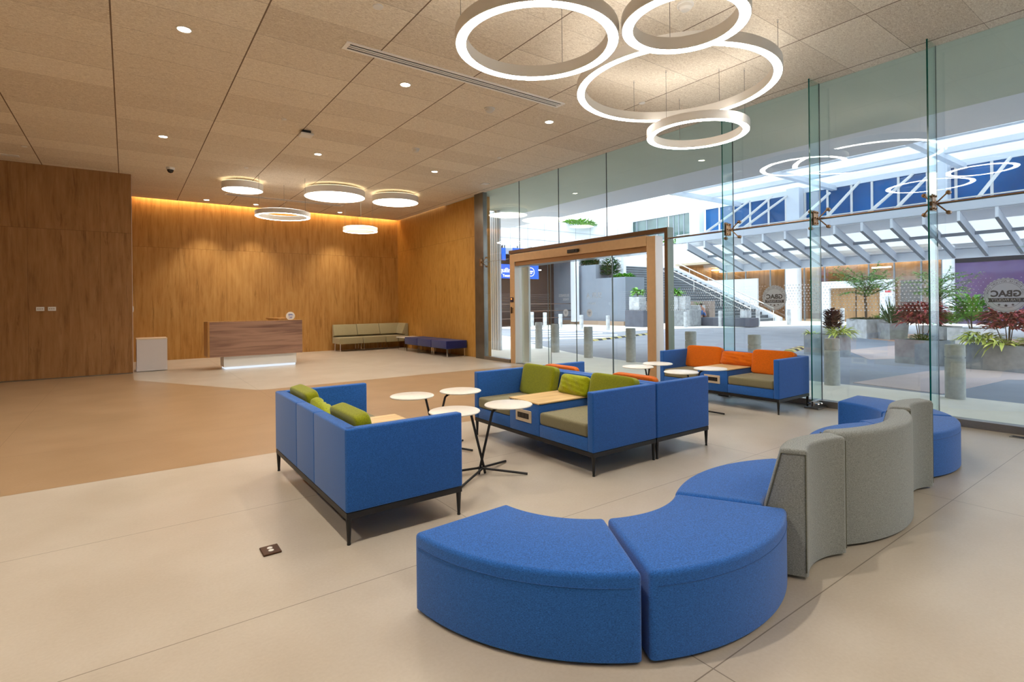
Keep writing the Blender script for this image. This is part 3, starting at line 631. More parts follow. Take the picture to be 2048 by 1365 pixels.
def make_table(label, x, y, rz, h=.60):
    t = thing('side_table', label, 'side table', (x, y, 0), rz, 'round white side tables')
    obj('tabletop', lathe(BM(), [(.001, h), (.210, h), (.217, h-.004), (.219, h-.009), (.215, h-.015), (.001, h-.017)], 56), LAMIN, t, smooth=40)
    tip = Vector((-.30, 0, .006)); hub = Vector((-.288, 0, .06)); top = Vector((-.165, 0, h-.065))
    pts = [tip, hub, top]
    for k in range(1, 6):
        a = k/5*1.25; pts.append(top+Vector((.045*(1-math.cos(a))*1.2+.012*k*.5, 0, .040*math.sin(a))))
    pts[-1].z = h-.027; pts.append(Vector((0, 0, h-.027)))
    obj('leg', tube(BM(), pts, .0115, 12), BLACK, t, smooth=60)
    obj('top_bracket', rbox(-.075, .075, -.02, .02, h-.021, h-.0165, .002, 1), BLACK, t)
    for s in (-1, 1):
        a = s*.54; e = hub+Vector((.42*math.cos(a), .42*math.sin(a), -.048)); st = hub-Vector((.02*math.cos(a), .02*math.sin(a), -.002))
        obj('foot', tube(BM(), [st, e], .0105, 12), BLACK, t, smooth=60)
    return t
T = make_table('round white side table beside the console of the middle sofa, its base fully seen', 2.80, 3.92, -.15)
gt = 'round white side tables'
dup(T, (2.265, 3.965, 0), PI-.02, 'round white side table just behind the near arm of the left sofa')
dup(T, (2.315, 4.905, 0), PI+.12, 'round white side table at the back left of the near four')
dup(T, (2.85, 4.86, 0), -.3, 'round white side table beside the far arm of the middle sofa')
dup(T, (5.90, 5.07, 0), PI, 'round side table in front of the entrance, leftmost of the far four')
dup(T, (6.42, 5.14, 0), -.1, 'round side table nearest the left arm of the sofa by the glass')
dup(T, (5.87, 4.32, 0), PI+.1, 'round side table partly hidden by the middle sofa, before the far sofa')
dup(T, (6.46, 4.28, 0), -.45, 'round side table before the console of the sofa by the glass')

# ------------------------------------------------------------------ curved seating
RO, RI, SH = 1.165, .585, .385
def sector(r0, r1, a0, a1, z0, z1, bev=.03, prof=None, seg=26):
    b = BM(); prof = prof or [(r0, z0), (r1, z0), (r1, z1), (r0, z1)]
    lathe(b, prof, seg, a0=a0, a1=a1, closed_prof=True)
    es = []
    for e in b.edges:
        if len(e.link_faces) == 2 and e.calc_face_angle(0) > math.radians(35) and (e.verts[0].co.z > z0+.01 or e.verts[1].co.z > z0+.01): es.append(e)
    bmesh.ops.bevel(b, geom=es, offset=bev, segments=4, profile=.5, affect='EDGES', clamp_overlap=True)
    return b
def ottoman(cx, cy, a0, a1, label, r0=RI, r1=RO, name='curved_ottoman', cat='ottoman', grp='blue curved ottoman modules'):
    g = .006/RO; A0, A1 = math.radians(a0)+g, math.radians(a1)-g
    t = thing(name, label, cat, (cx, cy, 0), 0, grp)
    u = obj('seat', sector(r0, r1, A0, A1, .018, SH), BLUE, t, smooth=50)
    b = BM(); tube(b, [((r1+.0005)*math.cos(A0+.03+(A1-A0-.06)*k/30), (r1+.0005)*math.sin(A0+.03+(A1-A0-.06)*k/30), .325) for k in range(31)], .0022, 6)
    obj('seam', b, fabric('blue_seam', (34, 84, 152)), t)
    for rr in (r0+.09, r1-.06):
        for a in (A0+.09, A1-.09): obj('foot', cyl(BM(), rr*math.cos(a), rr*math.sin(a), 0, .02, .02, 14), BLACK, t)
    return t
def curved_back(cx, cy, a0, a1, label, inner=True):
    g = .006/RO; A0, A1 = math.radians(a0)+g, math.radians(a1)-g; H = .70
    t = ottoman(cx, cy, a0, a1, label, *((.692, RO) if inner else (RI, .98)), name='curved_sofa', cat='curved sofa', grp='curved sofa modules with sage backrests')
    if inner: prof = [(.475, .02), (.688, .02), (.688, .38), (.605, H), (.475, H)]
    else: prof = [(.985, .02), (1.198, .02), (1.198, H), (1.068, H), (.985, .38)]
    bk = obj('backrest', sector(0, 0, A0, A1, .02, H, bev=.035, prof=prof), SAGE, t, smooth=45); bk['label'] = 'sage grey curved backrest'
    for a in (A0, A1):
        pts = [Vector((r*math.cos(a), r*math.sin(a), z)) for r, z in prof]; s = 1 if a == A0 else -1
        pts2 = []
        cen = sum(((r, z)[0] for r, z in prof))/len(prof), .36
        for r, z in prof:
            r2 = r+(cen[0]-r)*.10; z2 = z+(cen[1]-z)*.07; pts2.append(Vector((r2*math.cos(a+s*-.001), r2*math.sin(a+s*-.001), z2)))
        obj('piping', tube(BM(), pts2[1:]+pts2[:1] if inner else pts2, .0035, 6, caps=True), fabric('sage_piping', (96, 98, 84)), bk)
    for a in (A0+.15, A1-.15): obj('foot', cyl(BM(), (prof[0][0]+.08)*math.cos(a), (prof[0][0]+.08)*math.sin(a), 0, .022, .02, 14), BLACK, t)
    return t
C1 = (2.30, 2.466); C2 = (3.175, .955); C3 = (4.055, 2.49); C4 = (4.945, 1.03); C5 = (5.82, 2.63)
ottoman(*C1, 183, 240, 'blue curved ottoman nearest the camera, at the left end of the row')
ottoman(*C1, 241, 300, 'blue curved ottoman, second from the near end, ending at the first sage backrest')
curved_back(*C2, 60, 120, 'blue curved seat with the nearest sage grey backrest, its slanted end face showing', True)
curved_back(*C3, 240, 300, 'curved seat with the widest sage grey backrest, bulging towards the camera', False)
curved_back(*C4, 60, 120, 'blue curved seat with the farthest sage grey backrest, near the glass', True)
ottoman(*C5, 241, 300, 'blue curved ottoman right of the farthest sage backrest, close to the glass')
ottoman(*C5, 301, 363, 'blue curved ottoman at the far end of the row, beside the glass fin')

# ------------------------------------------------------------------ reception area
WOODD = wood_simple('desk_walnut_laminate', (112, 78, 62), (160, 122, 100), axis=0, sc=.8, rough=.45)
WOODE = wood_simple('desk_oak_edge', (150, 104, 50), (190, 140, 78), axis=2, sc=1.)
t = thing('reception_desk', 'long reception desk with a brown wood front floating on a white lit plinth', 'reception desk', (0, 0, 0))
dy = 14.44
obj('front_panel', rbox(1.60, 3.72, dy, dy+.05, .31, 1.155, .003, 1), WOODD, t); obj('side_panel', boxbm(1.56, 1.60, dy, dy+.75, .31, 1.155), WOODE, t); obj('side_panel', boxbm(3.68, 3.72, dy+.05, dy+.75, .31, 1.15), WOODE, t)
obj('counter_top', boxbm(1.56, 3.72, dy, dy+.35, 1.155, 1.165), WOODE, t); obj('underside', boxbm(1.60, 3.68, dy+.05, dy+.75, .31, .34), WOODE, t); obj('work_surface', boxbm(1.60, 3.68, dy+.35, dy+.75, .74, .77), WOODE, t)
obj('plinth', rbox(1.90, 3.58, dy+.06, dy+.6, .05, .31, .004, 1), WHITE, t); obj('plinth_light', boxbm(1.93, 3.55, dy+.035, dy+.58, .004, .05), emit('cold_plinth_light', (.84, .9, 1), .5), t)
obj('return_counter', boxbm(3.30, 3.72, dy+.75, dy+2.3, 1.15, 1.19), WOODE, t); obj('return_panel', boxbm(3.34, 3.40, dy+.75, dy+2.28, 0, 1.15), WOODE, t)
t = thing('counter_sign', 'round white sign with blue print standing on the reception desk', 'sign', (3.47, dy+.17, 1.165)); b = BM(); cyl(b, 0, 0, -.006, .006, .108, 40); F = facing((0, 0, .10), (.92, -.38, 0), (.05, .1, 1)); obj('disc', xform(b, F), WHITE, t)
b = BM()
for k, (w, yy, xx) in enumerate(((.09, .045, 0), (.12, .022, .005), (.03, -.008, -.03), (.06, -.03, .02), (.08, -.052, .0))): box(b, xx-w/2, xx+w/2, yy-.008, yy+.007, .0062, .0072)
obj('print', xform(b, F), mat('sign_blue_print', (96, 116, 186), .6), t); obj('stand', rbox(-.04, .04, -.0, .05, 0, .012, .003, 1), WHITE, t)
t = thing('storage_cabinet', 'plain white cabinet standing at the end of the left wood wall', 'cabinet', (.19, 15.32, 0)); obj('body', rbox(0, .61, 0, .62, .01, .76, .004, 1), mat('cabinet_white', (212, 206, 206), .5), t); obj('top', rbox(-.004, .614, -.004, .624, .76, .785, .003, 1), mat('cabinet_top', (226, 208, 182), .45), t)
for x, lb in ((-1.55, 'left white socket plate on the left wood wall'), (-1.36, 'right white socket plate on the left wood wall')):
    t = thing('wall_socket', lb, 'wall socket', (x, YL, 1.47), 0, 'socket plates on the left wall'); obj('plate', rbox(0, .135, -.014, 0, 0, .088, .004, 1), WHITE, t)
    b = BM()
    for k in range(3): box(b, .022+.034*k, .042+.034*k, -.0155, -.014, .032, .056)
    obj('socket', b, mat('socket_detail', (170, 160, 152), .5), t)
t = thing('light_switch', 'small white switch on the end face of the left wood wall', 'light switch', (.127, 15.14, 1.42)); obj('plate', rbox(0, .012, 0, .09, 0, .14, .003, 1), WHITE, t); obj('rocker', rbox(.012, .017, .02, .07, .03, .11, .002, 1), WHITE, t)
# benches
def sled(x, y0, y1, h, parent, w=.03):
    b = BM(); box(b, x-.005, x+.005, y0, y0+w, 0, h); box(b, x-.005, x+.005, y1-w, y1, 0, h); box(b, x-.0045, x+.0045, y0+w, y1-w, 0, .012); obj('leg', b, CHROME, parent)
t = thing('waiting_bench', 'pale grey green waiting bench module at the left end of its row', 'bench', (5.64, 17.38, 0), 0, 'pale grey green bench row'); W = .80
def bench_parts(t, W, side=False):
    obj('seat', rbox(0.003, W-.003, 0, .70, .25, .46, .018, 3), PALE, t, smooth=45)
    b = BM(); prism_dir(b, [(0.003, .52, .52), (.003, .60, .50), (.003, .74, .50), (.003, .74, .88), (.003, .66, .88)], (W-.006, 0, 0)); bevel(b, .012, 2); obj('backrest', b, PALE, t, smooth=45)
    obj('back_support', boxbm(.003, W-.003, .64, .74, .25, .50), PALE, t)
    sled(.05, .06, .64, .25, t); sled(W-.05, .06, .64, .25, t)
    if side:
        b = BM(); prism_dir(b, [(W-.24, 0.0, .52), (W-.13, 0.0, .50), (W, 0, .50), (W, 0, .88), (W-.1, 0, .88)], (0, .62, 0)); bevel(b, .012, 2); obj('side_backrest', b, PALE, t, smooth=45)
        obj('side_support', boxbm(W-.13, W, 0, .72, .25, .50), PALE, t)
bench_parts(t, W)
dup(t, (6.45, 17.38, 0), 0, 'pale grey green waiting bench module in the middle of its row')
t = thing('waiting_bench', 'pale grey green corner bench module with a back on two sides', 'bench', (7.26, 17.38, 0), 0, 'pale grey green bench row'); bench_parts(t, .82, True)
t = thing('low_table', 'small low table between the grey green benches and the navy stools', 'table', (7.42, 16.3, 0)); obj('tabletop', rbox(0, .62, 0, .62, .42, .45, .004, 1), LAMIN, t); sled(.05, .05, .57, .42, t); sled(.57, .05, .57, .42, t)
t = thing('navy_stool', 'square navy stool nearest the glass, end of the row of three', 'stool', (7.38, 13.35, 0), 0, 'navy stools along the right wood wall')
obj('seat', rbox(0, .69, .003, .925, .24, .47, .022, 3), NAVY, t, smooth=45)
for y in (.05, .88):
    b = BM(); box(b, .04, .07, y-.005, y+.005, 0, .24); box(b, .62, .65, y-.005, y+.005, 0, .24); box(b, .07, .62, y-.0045, y+.0045, 0, .012); obj('leg', b, CHROME, t)
dup(t, (7.38, 14.29, 0), 0, 'square navy stool in the middle of the row of three'); dup(t, (7.38, 15.23, 0), 0, 'square navy stool farthest from the glass, beside the small table')
# floor outlets
t = thing('floor_outlet', 'brown floor outlet plate with two white sockets on the open floor at left', 'floor outlet', (.705, 3.52, 0)); obj('plate', rbox(-.052, .052, -.062, .062, 0, .012, .003, 1), mat('outlet_brown', (74, 44, 22), .35, .4), t)
for yy in (.022, -.018): obj('socket', lathe(BM(), [(.001, .014), (.013, .014), (.016, .012)], 20, cy=yy), WHITE, t)
p = onz(2040, 876, 0); t = thing('floor_outlet', 'small steel floor outlet at the right edge, before the glass sill', 'floor outlet', (p.x, p.y, 0)); obj('plate', rbox(-.05, .05, -.08, .08, 0, .006, .002, 1), STEEL, t); obj('lid', rbox(-.03, .03, -.06, .06, .006, .009, .002, 1), DARKM, t)

# ================================================================== OUTSIDE
ASPH = mat('asphalt', (150, 154, 164), .85, var=.10, scale=.9, bump=.1); PAVE = mat('pale_pavement', (242, 238, 230), .8, var=.04, scale=2.5); TERRA = mat('terracotta_paving', (196, 160, 140), .85, var=.12, scale=2.); PINK = mat('pinkish_paving', (196, 180, 178), .85, var=.06, scale=1.5)
b = BM(); box(b, 8.1, 90, -25, 90, -.12, -.03); struct(obj('road', b, ASPH), 'grey asphalt drive outside the glass')
b = BM(); poly_prism(b, [(8.1, -10), (10.33, -10), (10.38, 1.8), (10.44, 4.8), (10.5, 9.), (10.7, 11.), (11.23, 12.67), (12.62, 16.19), (14.2, 19.), (15.2, 23), (8.1, 27)], -.03, 0); struct(obj('sidewalk', b, PAVE), 'pale pavement along the glass facade')
def patch(name, pts, matl, lb, z0=-.03, z1=-.024, kind='structure'):
    b = BM(); poly_prism(b, [(p.x, p.y) for p in (onz(*q, 0) for q in pts)], z0, z1)
    bmesh.ops.recalc_face_normals(b, faces=b.faces); o = obj(name, b, matl); o['kind'] = kind; o['label'] = lb; return o
patch('far_sidewalk', [(1230, 664), (1343, 658), (1618, 651.2), (1760, 649), (2300, 660), (2300, 640), (1560, 634), (1280, 637), (1255, 643), (1137, 645), (1000, 649), (1000, 657), (1165, 661)], PAVE, 'pale pavement in front of the stairs and the lobby', -.03, 0)
patch('paved_patch', [(1680, 671), (1740, 677), (1912, 694), (2048, 700), (2300, 720), (2300, 690), (1900, 672), (1760, 664)], TERRA, 'terracotta paving under the concrete planters')
patch('paved_patch', [(1692, 699), (1791, 690), (1791, 716), (1739, 717.5)], PINK, 'light paving patch between the planters')
patch('paved_patch', [(1706, 763), (1850, 741), (1930, 736), (2300, 760), (2200, 760), (2014, 757), (1884, 785)], PINK, 'pinkish paving wedge behind the right bollard')
b = BM()
for k, (y0, y1, xa, xb) in enumerate(((662.5, 661, 1062, 1150), (666.5, 664.5, 1062, 1205), (671, 668.5, 1062, 1235), (676, 673, 1100, 1225), (680.5, 678.5, 1000, 1100), (686, 683, 990, 1075))):
    P4 = [onz(*q, 0) for q in ((xa, y0), (xb, y1), (xb, y1+1.7), (xa, y0+2.1))]; poly_prism(b, [(p.x, p.y) for p in P4], -.03, -.022)
bmesh.ops.recalc_face_normals(b, faces=b.faces); o = obj('road_marking', b, mat('road_white', (232, 236, 240), .7)); tag(o, 'white crossing stripes painted on the drive seen through the doors', 'road marking')
def hump(pa, pb, n, lb):
    A_, B_ = onz(*pa, 0), onz(*pb, 0); d = (B_-A_)/n; w = d.normalized().cross(Vector((0, 0, 1)))*.17; b = BM()
    for k in range(n):
        p, q = A_+d*k, A_+d*(k+1); s = len(b.faces); prism_dir(b, [p-w+Vector((0, 0, -.03)), p-w*.5+Vector((0, 0, .03)), p+w*.5+Vector((0, 0, .03)), p+w+Vector((0, 0, -.03))], q-p); b.faces.ensure_lookup_table()
        for f in b.faces[s:]: f.material_index = k % 2
    tag(obj('speed_bump', b, None, mats=[mat('bump_yellow', (206, 190, 120), .7), mat('bump_black', (52, 54, 58), .7)]), lb, 'speed bump')
hump((1183, 681), (1297.5, 667.6), 16, 'yellow and black speed bump across the drive seen through the doors'); hump((1577, 702), (1607, 694), 6, 'short yellow and black speed bump beside the nearest planter')

# bollards
def bollard(x, y, h, r, lb, matl, grp):
    t = thing('bollard', lb, 'bollard', (x, y, 0), 0, grp); g = h*.76
    obj('post', lathe(BM(), [(.001, -.02), (r, -.02), (r, g-.012), (r*.9, g-.010), (r*.9, g+.010), (.001, g+.01)], 28), matl, t, smooth=35)
    obj('cap', lathe(BM(), [(.001, g+.01), (r, g+.012), (r, h-.02), (r*.93, h), (.001, h+.004)], 28), matl, t, smooth=35)
near = [(10.2, 2.57, .82, 'concrete bollard nearest the right edge, in front of the big planter'), (10.22, 4.32, .83, 'concrete bollard in front of the yellow-leaved planter'), (10.33, 5.83, .83, 'concrete bollard whose top shows above the orange sofa, right one'), (10.42, 7.40, .84, 'concrete bollard whose top shows above the left end of the orange cushions'),
        (10.45, 9.21, .86, 'concrete bollard seen through the right door leaf, in front of the speed bump'), (10.40, 10.7, .86, 'concrete bollard seen through the middle of the entrance doors'), (10.79, 12.56, .88, 'concrete bollard seen through the doors, second from the left post'), (11.36, 14.08, .885, 'concrete bollard seen through the doors, nearest the left post')]
for x, y, h, lb in near: bollard(x, y, h, .125, lb, CONCB, 'near concrete bollards')
far = [(1064, 654), (1090, 655), (1121, 658), (1163, 660), (1216, 661), (1371.5, 655), (1441, 653), (1516, 652), (1578, 650), (1685, 648), (1758, 645)]
fl_ = ['leftmost', 'second', 'beside the round decal left of the white column', 'under the mirrored lettering', 'under the planted grey wall', 'beside the portal edge', 'left of the second fin', 'before the stairs foot', 'before the white column', 'left of the white planter tree', 'right of the white planter tree']
for (px_, py_), s in zip(far, fl_):
    p = onz(px_, py_, 0); dist = p.dot(fw); bollard(p.x, p.y, 29.5*dist/FPX if px_ < 1300 else 31*dist/FPX, 3.9*dist/FPX, 'distant pale bollard across the drive, %s' % s, CONCL, 'distant bollards across the drive')

# ---- soffits and roof
SOFD = mat('soffit_grey_green', (190, 200, 184), .75, var=.03, scale=1.); SOFL = mat('soffit_light_grey', (226, 230, 236), .7)
struct(obj('soffit', boxbm(8.06, 10.95, -12, 14.6, ZC+.0, ZC+.3), SOFD), 'dark grey soffit outside above the glass')
struct(obj('soffit', boxbm(10.95, 12.62, -12, 17.5, ZC+.0, ZC+.3), SOFL), 'light grey outer strip of the soffit')
ROOFM = frost('translucent_roof', (232, 238, 244), .98, .24)
t = thing('canopy_roof', 'white canopy roof over the drive with long thin joints', 'roof')
obj('skylight_panel', boxbm(26.5, 36, -7, 21, 8.5, 8.56), frost('skylight_white', (238, 243, 248), .92, .42), t); obj('roof_panel', boxbm(12.7, 26.5, -7, 21, 8.5, 8.56), ROOFM, t)
for k, x in enumerate((15.5, 18.5, 21.5, 24.5, 27.5, 30.5)):
    obj('roof_beam', boxbm(x, x+.35, -7, 21, 8.25, 8.5), EXTW, t); obj('roof_joint', boxbm(x+.35, x+.40, -7, 21, 8.44, 8.499), EXTG, t)
for y in (-4, 2, 8, 14, 20): obj('roof_beam', boxbm(12.7, 34, y, y+.3, 8.05, 8.3), EXTW, t)
# ---- upper deck, canopy beams, windows
XW = 34.
t = thing('upper_deck', 'white upper deck with a smooth grey white fascia across the drive', 'balcony')
obj('fascia', rbox(28, 28.3, -12, 20.9, 5.2, 5.62, .03, 2), mat('fascia_white', (204, 212, 224), .5), t); obj('slab', boxbm(28.3, XW+.3, -12, 20.9, 5.45, 5.62), EXTW, t)
obj('handrail', tube(BM(), [(28.1, -12, 5.72), (28.1, 20.9, 5.72)], .03, 8), WHITE, t)
obj('back_slab', boxbm(XW-.6, XW+.3, 20.9, 46, 6.0, 6.35), EXTW, t)
t = thing('canopy_louvres', 'row of sloping white fins between the upper deck and the lobby front', 'canopy')
for k in range(-8, 13):
    y = 5.65+1.2*k; b = BM(); prism_dir(b, [(28.05, y, 4.76), (28.05, y, 5.2), (32.2, y, 3.95), (32.2, y, 3.52)], (0, .10, 0)); ob_ = obj('louvre_fin', b, EXTW, t)
    b = BM(); prism_dir(b, [(28.05, y-.006, 4.74), (28.05, y-.006, 4.78), (32.2, y-.006, 3.55), (32.2, y-.006, 3.50)], (0, .112, 0)); obj('fin_edge', b, mat('fin_edge_grey', (120, 128, 136), .6), ob_)
b = BM(); prism_dir(b, [(28.1, -4, 5.16), (28.1, -4, 5.2), (32.2, -4, 3.95), (32.2, -4, 3.91)], (0, 24.6, 0)); obj('canopy_glass', b, frost('canopy_glass_white', (244, 246, 248), .4, .6), t)
obj('edge_beam', boxbm(32.2, 32.45, -4, 20.6, 3.48, 3.98), EXTW, t); obj('cross_bar', boxbm(30.1, 30.16, -4, 20.6, 4.35, 4.5), EXTG, t)
BLUEW = mat('blue_window_glass', (16, 90, 150), .12, 0, .3, var=.35, scale=.35); TEALW = mat('teal_window_glass', (96, 120, 120), .06, 0, 1., var=.35, scale=.8)
mull = [1410, 1439.5, 1468, 1501, 1538, 1572.5, 1598, 1611, 1656, 1704, 1745, 1798, 1856, 1895, 1913, 1985, 2056, 2140, 2240]
k = 0
for a, b_ in zip(mull[:-1], mull[1:]):
    if (a, b_) in ((1572.5, 1598), (1856, 1895)): continue
    Y0, Y1 = onx(a, 400, XW).y, onx(b_, 400, XW).y; k += 1
    t = thing('upper_window', 'blue tinted upper window across the drive, number %d from the left' % k, 'window', (0, 0, 0), 0, 'blue upper windows'); t['label'] = 'blue tinted window in the band above the upper deck'
    obj('pane', boxbm(XW, XW+.05, Y1+.05, Y0-.05, 5.6, 8.2), BLUEW, t); obj('mullion', boxbm(XW-.08, XW+.06, Y1-.05, Y1+.06, 5.6, 8.2), WHITE, t)
for a, b_, n in ((1337, 1378, 'right'), (1255, 1335, 'left')):
    Y0, Y1 = onx(a, 400, XW).y, onx(b_, 400, XW).y; t = thing('upper_window', 'greenish upper window above the entrance doors, %s of two' % n, 'window'); obj('pane', boxbm(XW, XW+.05, Y1, Y0, 6.3, 8.3), TEALW, t)
    for q in range(1, 4): obj('mullion', boxbm(XW-.04, XW+.02, Y1+(Y0-Y1)*q/4-.03, Y1+(Y0-Y1)*q/4+.03, 6.3, 8.3), EXTG, t)
struct(obj('wall_upper', boxbm(XW-.1, XW+.1, -12, 46, 8.2, 8.56), EXTW), 'white band above the upper windows')
for a, b_, lb in ((1378, 1398, 'white square column on the upper deck above the portal edge'), (1572.5, 1598, 'white square column on the upper deck left of the second fin'), (1873, 1895, 'white square column on the upper deck behind the nearest fin'), (1237, 1256, 'white square column between the greenish upper windows and the white wall')):
    Y0, Y1 = onx(a, 400, XW-.7).y, onx(b_, 400, XW-.7).y; tag(obj('column', rbox(XW-.7, XW-.1, Y1, Y0, 5.6, 8.5, .01, 1), EXTW), lb, 'column', 'white columns of the upper storey')
for y, z1, x1, lb in ((6.33, 8.15, 33.6, 'nearest the right edge'), (9.19, 7.6, 32.3, 'behind the nearest fin, second from right'), (10.25, 8.2, 33.9, 'third from right'), (12.14, 7.95, 32.2, 'in the middle, seen beside the second fin'), (13.52, 7.55, 31.9, 'crossing the second fin'), (16.6, 8.2, 33.6, 'fifth from the right edge'), (17.2, 8.1, 32.7, 'beside the white upper column'), (19.08, 8.2, 33.4, 'farthest to the left')):
    b = BM(); tube(b, [(28.15, y, 5.6), (x1, y, z1)], .075, 8); tag(obj('hanger_rod', b, WHITE), 'sloping white hanger rod of the canopy, %s' % lb, 'rod', 'sloping white hanger rods')

# ---- lobby across the drive
XF = 42.
LW = wood_simple('lobby_wood', (130, 98, 64), (164, 130, 92), axis=2, sc=.4)
lob = struct(obj('wall_lobby', (lambda q: (box(q, 47, 47.2, 10.9, 31, 0, 5), box(q, XF, 47.2, 30.9, 31, 0, 5), box(q, XF+.3, 47.2, 10.8, 10.9, 0, 5), q)[3])(BM()), LW), 'wood lined lobby walls across the drive')
struct(obj('ceiling_lobby', boxbm(XF-.6, 47.2, 11, 31, 4.9, 5.1), mat('lobby_ceiling', (200, 184, 160), .8)), 'lobby ceiling'); struct(obj('floor_lobby', boxbm(XF, 47.2, 8, 31, -.02, .02), mat('lobby_floor', (200, 178, 150), .4)), 'lobby floor')
tag(obj('cove_light', boxbm(46.7, 46.9, 11.2, 30.7, 4.62, 4.7), emit('lobby_amber', (1, .72, .42), 13)), 'amber light strip at the top of the lobby wall across the drive', 'strip light')
for k, (px_, lb) in enumerate(((1445, 'left'), (1500, 'middle'), (1545, 'right'))):
    p = onx(px_, 540, 44.5); tag(obj('ceiling_lamp', cyl(BM(), p.x, p.y, 4.84, 4.89, .3, 20), emit('lobby_lamp', (1, .85, .6), 8)), 'small round lobby lamp above the stairs, %s one' % lb, 'ceiling lamp')
def yx(px_, X=XF): return onx(px_, 590, X).y
gl_ = [1407, 1454, 1492, 1541, 1571]; gr_ = [1594, 1609, 1650, 1738, 1789, 1843, 1885]
for seg in (gl_, gr_):
    for a, b_ in zip(seg[:-1], seg[1:]):
        Y0, Y1 = yx(a), yx(b_); t = thing('lobby_window', 'tall glass pane of the lobby front across the drive', 'window', (0, 0, 0), 0, 'glass panes of the far lobby'); obj('pane', boxbm(XF, XF+.02, Y1+.03, Y0-.03, .02, 4.9), glass('lobby_glass', (.9, .93, .94), .05), t); obj('mullion', boxbm(XF-.04, XF+.06, Y1-.04, Y1+.04, .02, 4.9), mat('mullion_grey', (128, 136, 144), .5), t)
t = thing('lobby_portal', 'white framed doorway portal in the lobby front behind the feathery tree', 'doorway')
Y0, Y1 = yx(1647), yx(1791); zt = onx(1790, 559, XF).z; b = BM(); box(b, XF-.5, XF-.06, Y1, Y1+.75, 0, zt); box(b, XF-.5, XF-.06, Y0-.6, Y0, 0, zt); box(b, XF-.5, XF-.06, Y1+.75, Y0-.6, zt-.5, zt); obj('frame', b, EXTW, t)
obj('door_leaf', boxbm(XF-.2, XF-.14, Y1+.75, Y0-.6, 0, zt-.5), LW, t); obj('leaf_gap', boxbm(XF-.22, XF-.2, (Y0+Y1)/2, (Y0+Y1)/2+.06, 0, zt-.5), DARKM, t)
b = BM(); yn = yx(1783); box(b, XF-.52, XF-.501, yn-.16, yn+.2, 2.05, 2.17); obj('notice', b, mat('red_notice', (206, 70, 80), .6), t); b = BM(); box(b, XF-.52, XF-.501, yn-.15, yn+.2, 1.1, 1.8); obj('notice', b, mat('grey_notice', (190, 196, 204), .6), t)
tag(obj('dark_opening', boxbm(46.85, 46.99, onx(1843, 590, 47).y, onx(1803, 590, 47).y, 1.2, 3.0), mat('dark_screen', (30, 30, 36), .3)), 'dark rectangular screen on the lobby wood wall, right of the portal', 'screen')
tag(obj('hanging_lamp', rbox(44.9, 45.1, onx(1782, 535, 45).y, onx(1744, 535, 45).y, onx(1760, 536.5, 45).z, onx(1760, 534, 45).z, .02, 1), emit('lobby_lamp', (1, .85, .6), 8)), 'long slim glowing lamp inside the lobby', 'hanging lamp')
for a, b_, lb in ((1571, 1594, 'white ground floor column right of the stairs'), (1885, 1903, 'white ground floor column behind the right feathery tree')):
    tag(obj('column', rbox(XF-.8, XF-.05, yx(b_, XF-.8), yx(a, XF-.8), 0, 4.9, .02, 1), EXTW), lb, 'column', 'white columns of the lobby front')
t = thing('dark_shopfront', 'dark purple glass front at the right edge across the drive', 'shopfront')
PURP = mat('purple_glass', (74, 60, 96), .08, 0, .8, var=.5, scale=.35)
obj('pane', boxbm(XF-.02, XF+.08, -6, yx(1906), 0, 4.2), PURP, t); obj('lintel', boxbm(XF-.04, XF+.2, -6, yx(1906), onx(1950, 514, XF).z-.32, 5), mat('lintel_black', (18, 20, 30), .5), t); obj('jamb', boxbm(XF-.04, XF+.2, yx(1906), yx(1903), 0, 4.9), mat('jamb_brown', (70, 50, 60), .6), t)
# ---- outdoor stairs
t = thing('outdoor_stairs', 'wide grey outdoor stairs rising towards the upper level', 'stairs')
b = BM(); NS = 20; rise, run = .235, .50; y = 21.6
for k in range(NS): box(b, 32, 41.2, y+run*k, y+run*NS+1.2, rise*k+(0 if k else -.03), rise*(k+1)-.0)
obj('steps', b, mat('stair_concrete', (82, 90, 98), .85, var=.15, scale=2), t)
b = BM()
for k in range(NS): box(b, 32, 41.2, y+run*k-.012, y+run*k+.03, rise*(k+1)-.03, rise*(k+1)+.008)
obj('nosing', b, mat('stair_nosing', (140, 148, 156), .8), t)
b = BM(); prism_dir(b, [(41.2, 21.2, 0), (41.2, 21.2, .25), (41.2, 31.6, 5.1), (41.2, 32.9, 5.1), (41.2, 32.9, 0)], (.5, 0, 0)); obj('parapet', b, EXTW, t)
def rail(X, y0, y1, n):
    f = lambda yy: max(0, (yy-21.6)/run*rise)
    b = BM(); tube(b, [(X, y0, f(y0)+1.0), (X, y1, f(y1)+1.0)], .045, 8)
    tube(b, [(X, y0, f(y0)+.6), (X, y1, f(y1)+.6)], .02, 6)
    for k in range(n):
        yy = y0+(y1-y0)*k/(n-1); tube(b, [(X, yy, f(yy)), (X, yy, f(yy)+1.0)], .03, 6)
    obj('handrail', b, WHITE, t)
rail(40.9, 21.5, 31, 6); rail(37.6, 21.5, 31.2, 5)
tag(obj('white_wall', boxbm(41.74, 41.93, yx(1508, 41.2), yx(1400, 41.2), 0, onx(1505, 557, 41.2).z), EXTW), 'white wall block between the stairs and the lobby window', 'wall block')
b = BM(); box(b, 35.5, 45, 33, 33.4, 0, 7); struct(obj('wall_stairs', b, EXTW), 'white wall at the top of the stairs')
# tiered grey concrete above the planted wall
t = thing('terrace_blocks', 'pale concrete terraces above the planted grey wall', 'terrace')
for x0, y0, z1 in ((28.5, 29.0, 4.6), (28.5, 30.2, 5.3), (28.5, 31.4, 5.9)): obj('terrace_step', boxbm(x0, 31.9, y0, y0+1.2, 0, z1), CONCL, t)
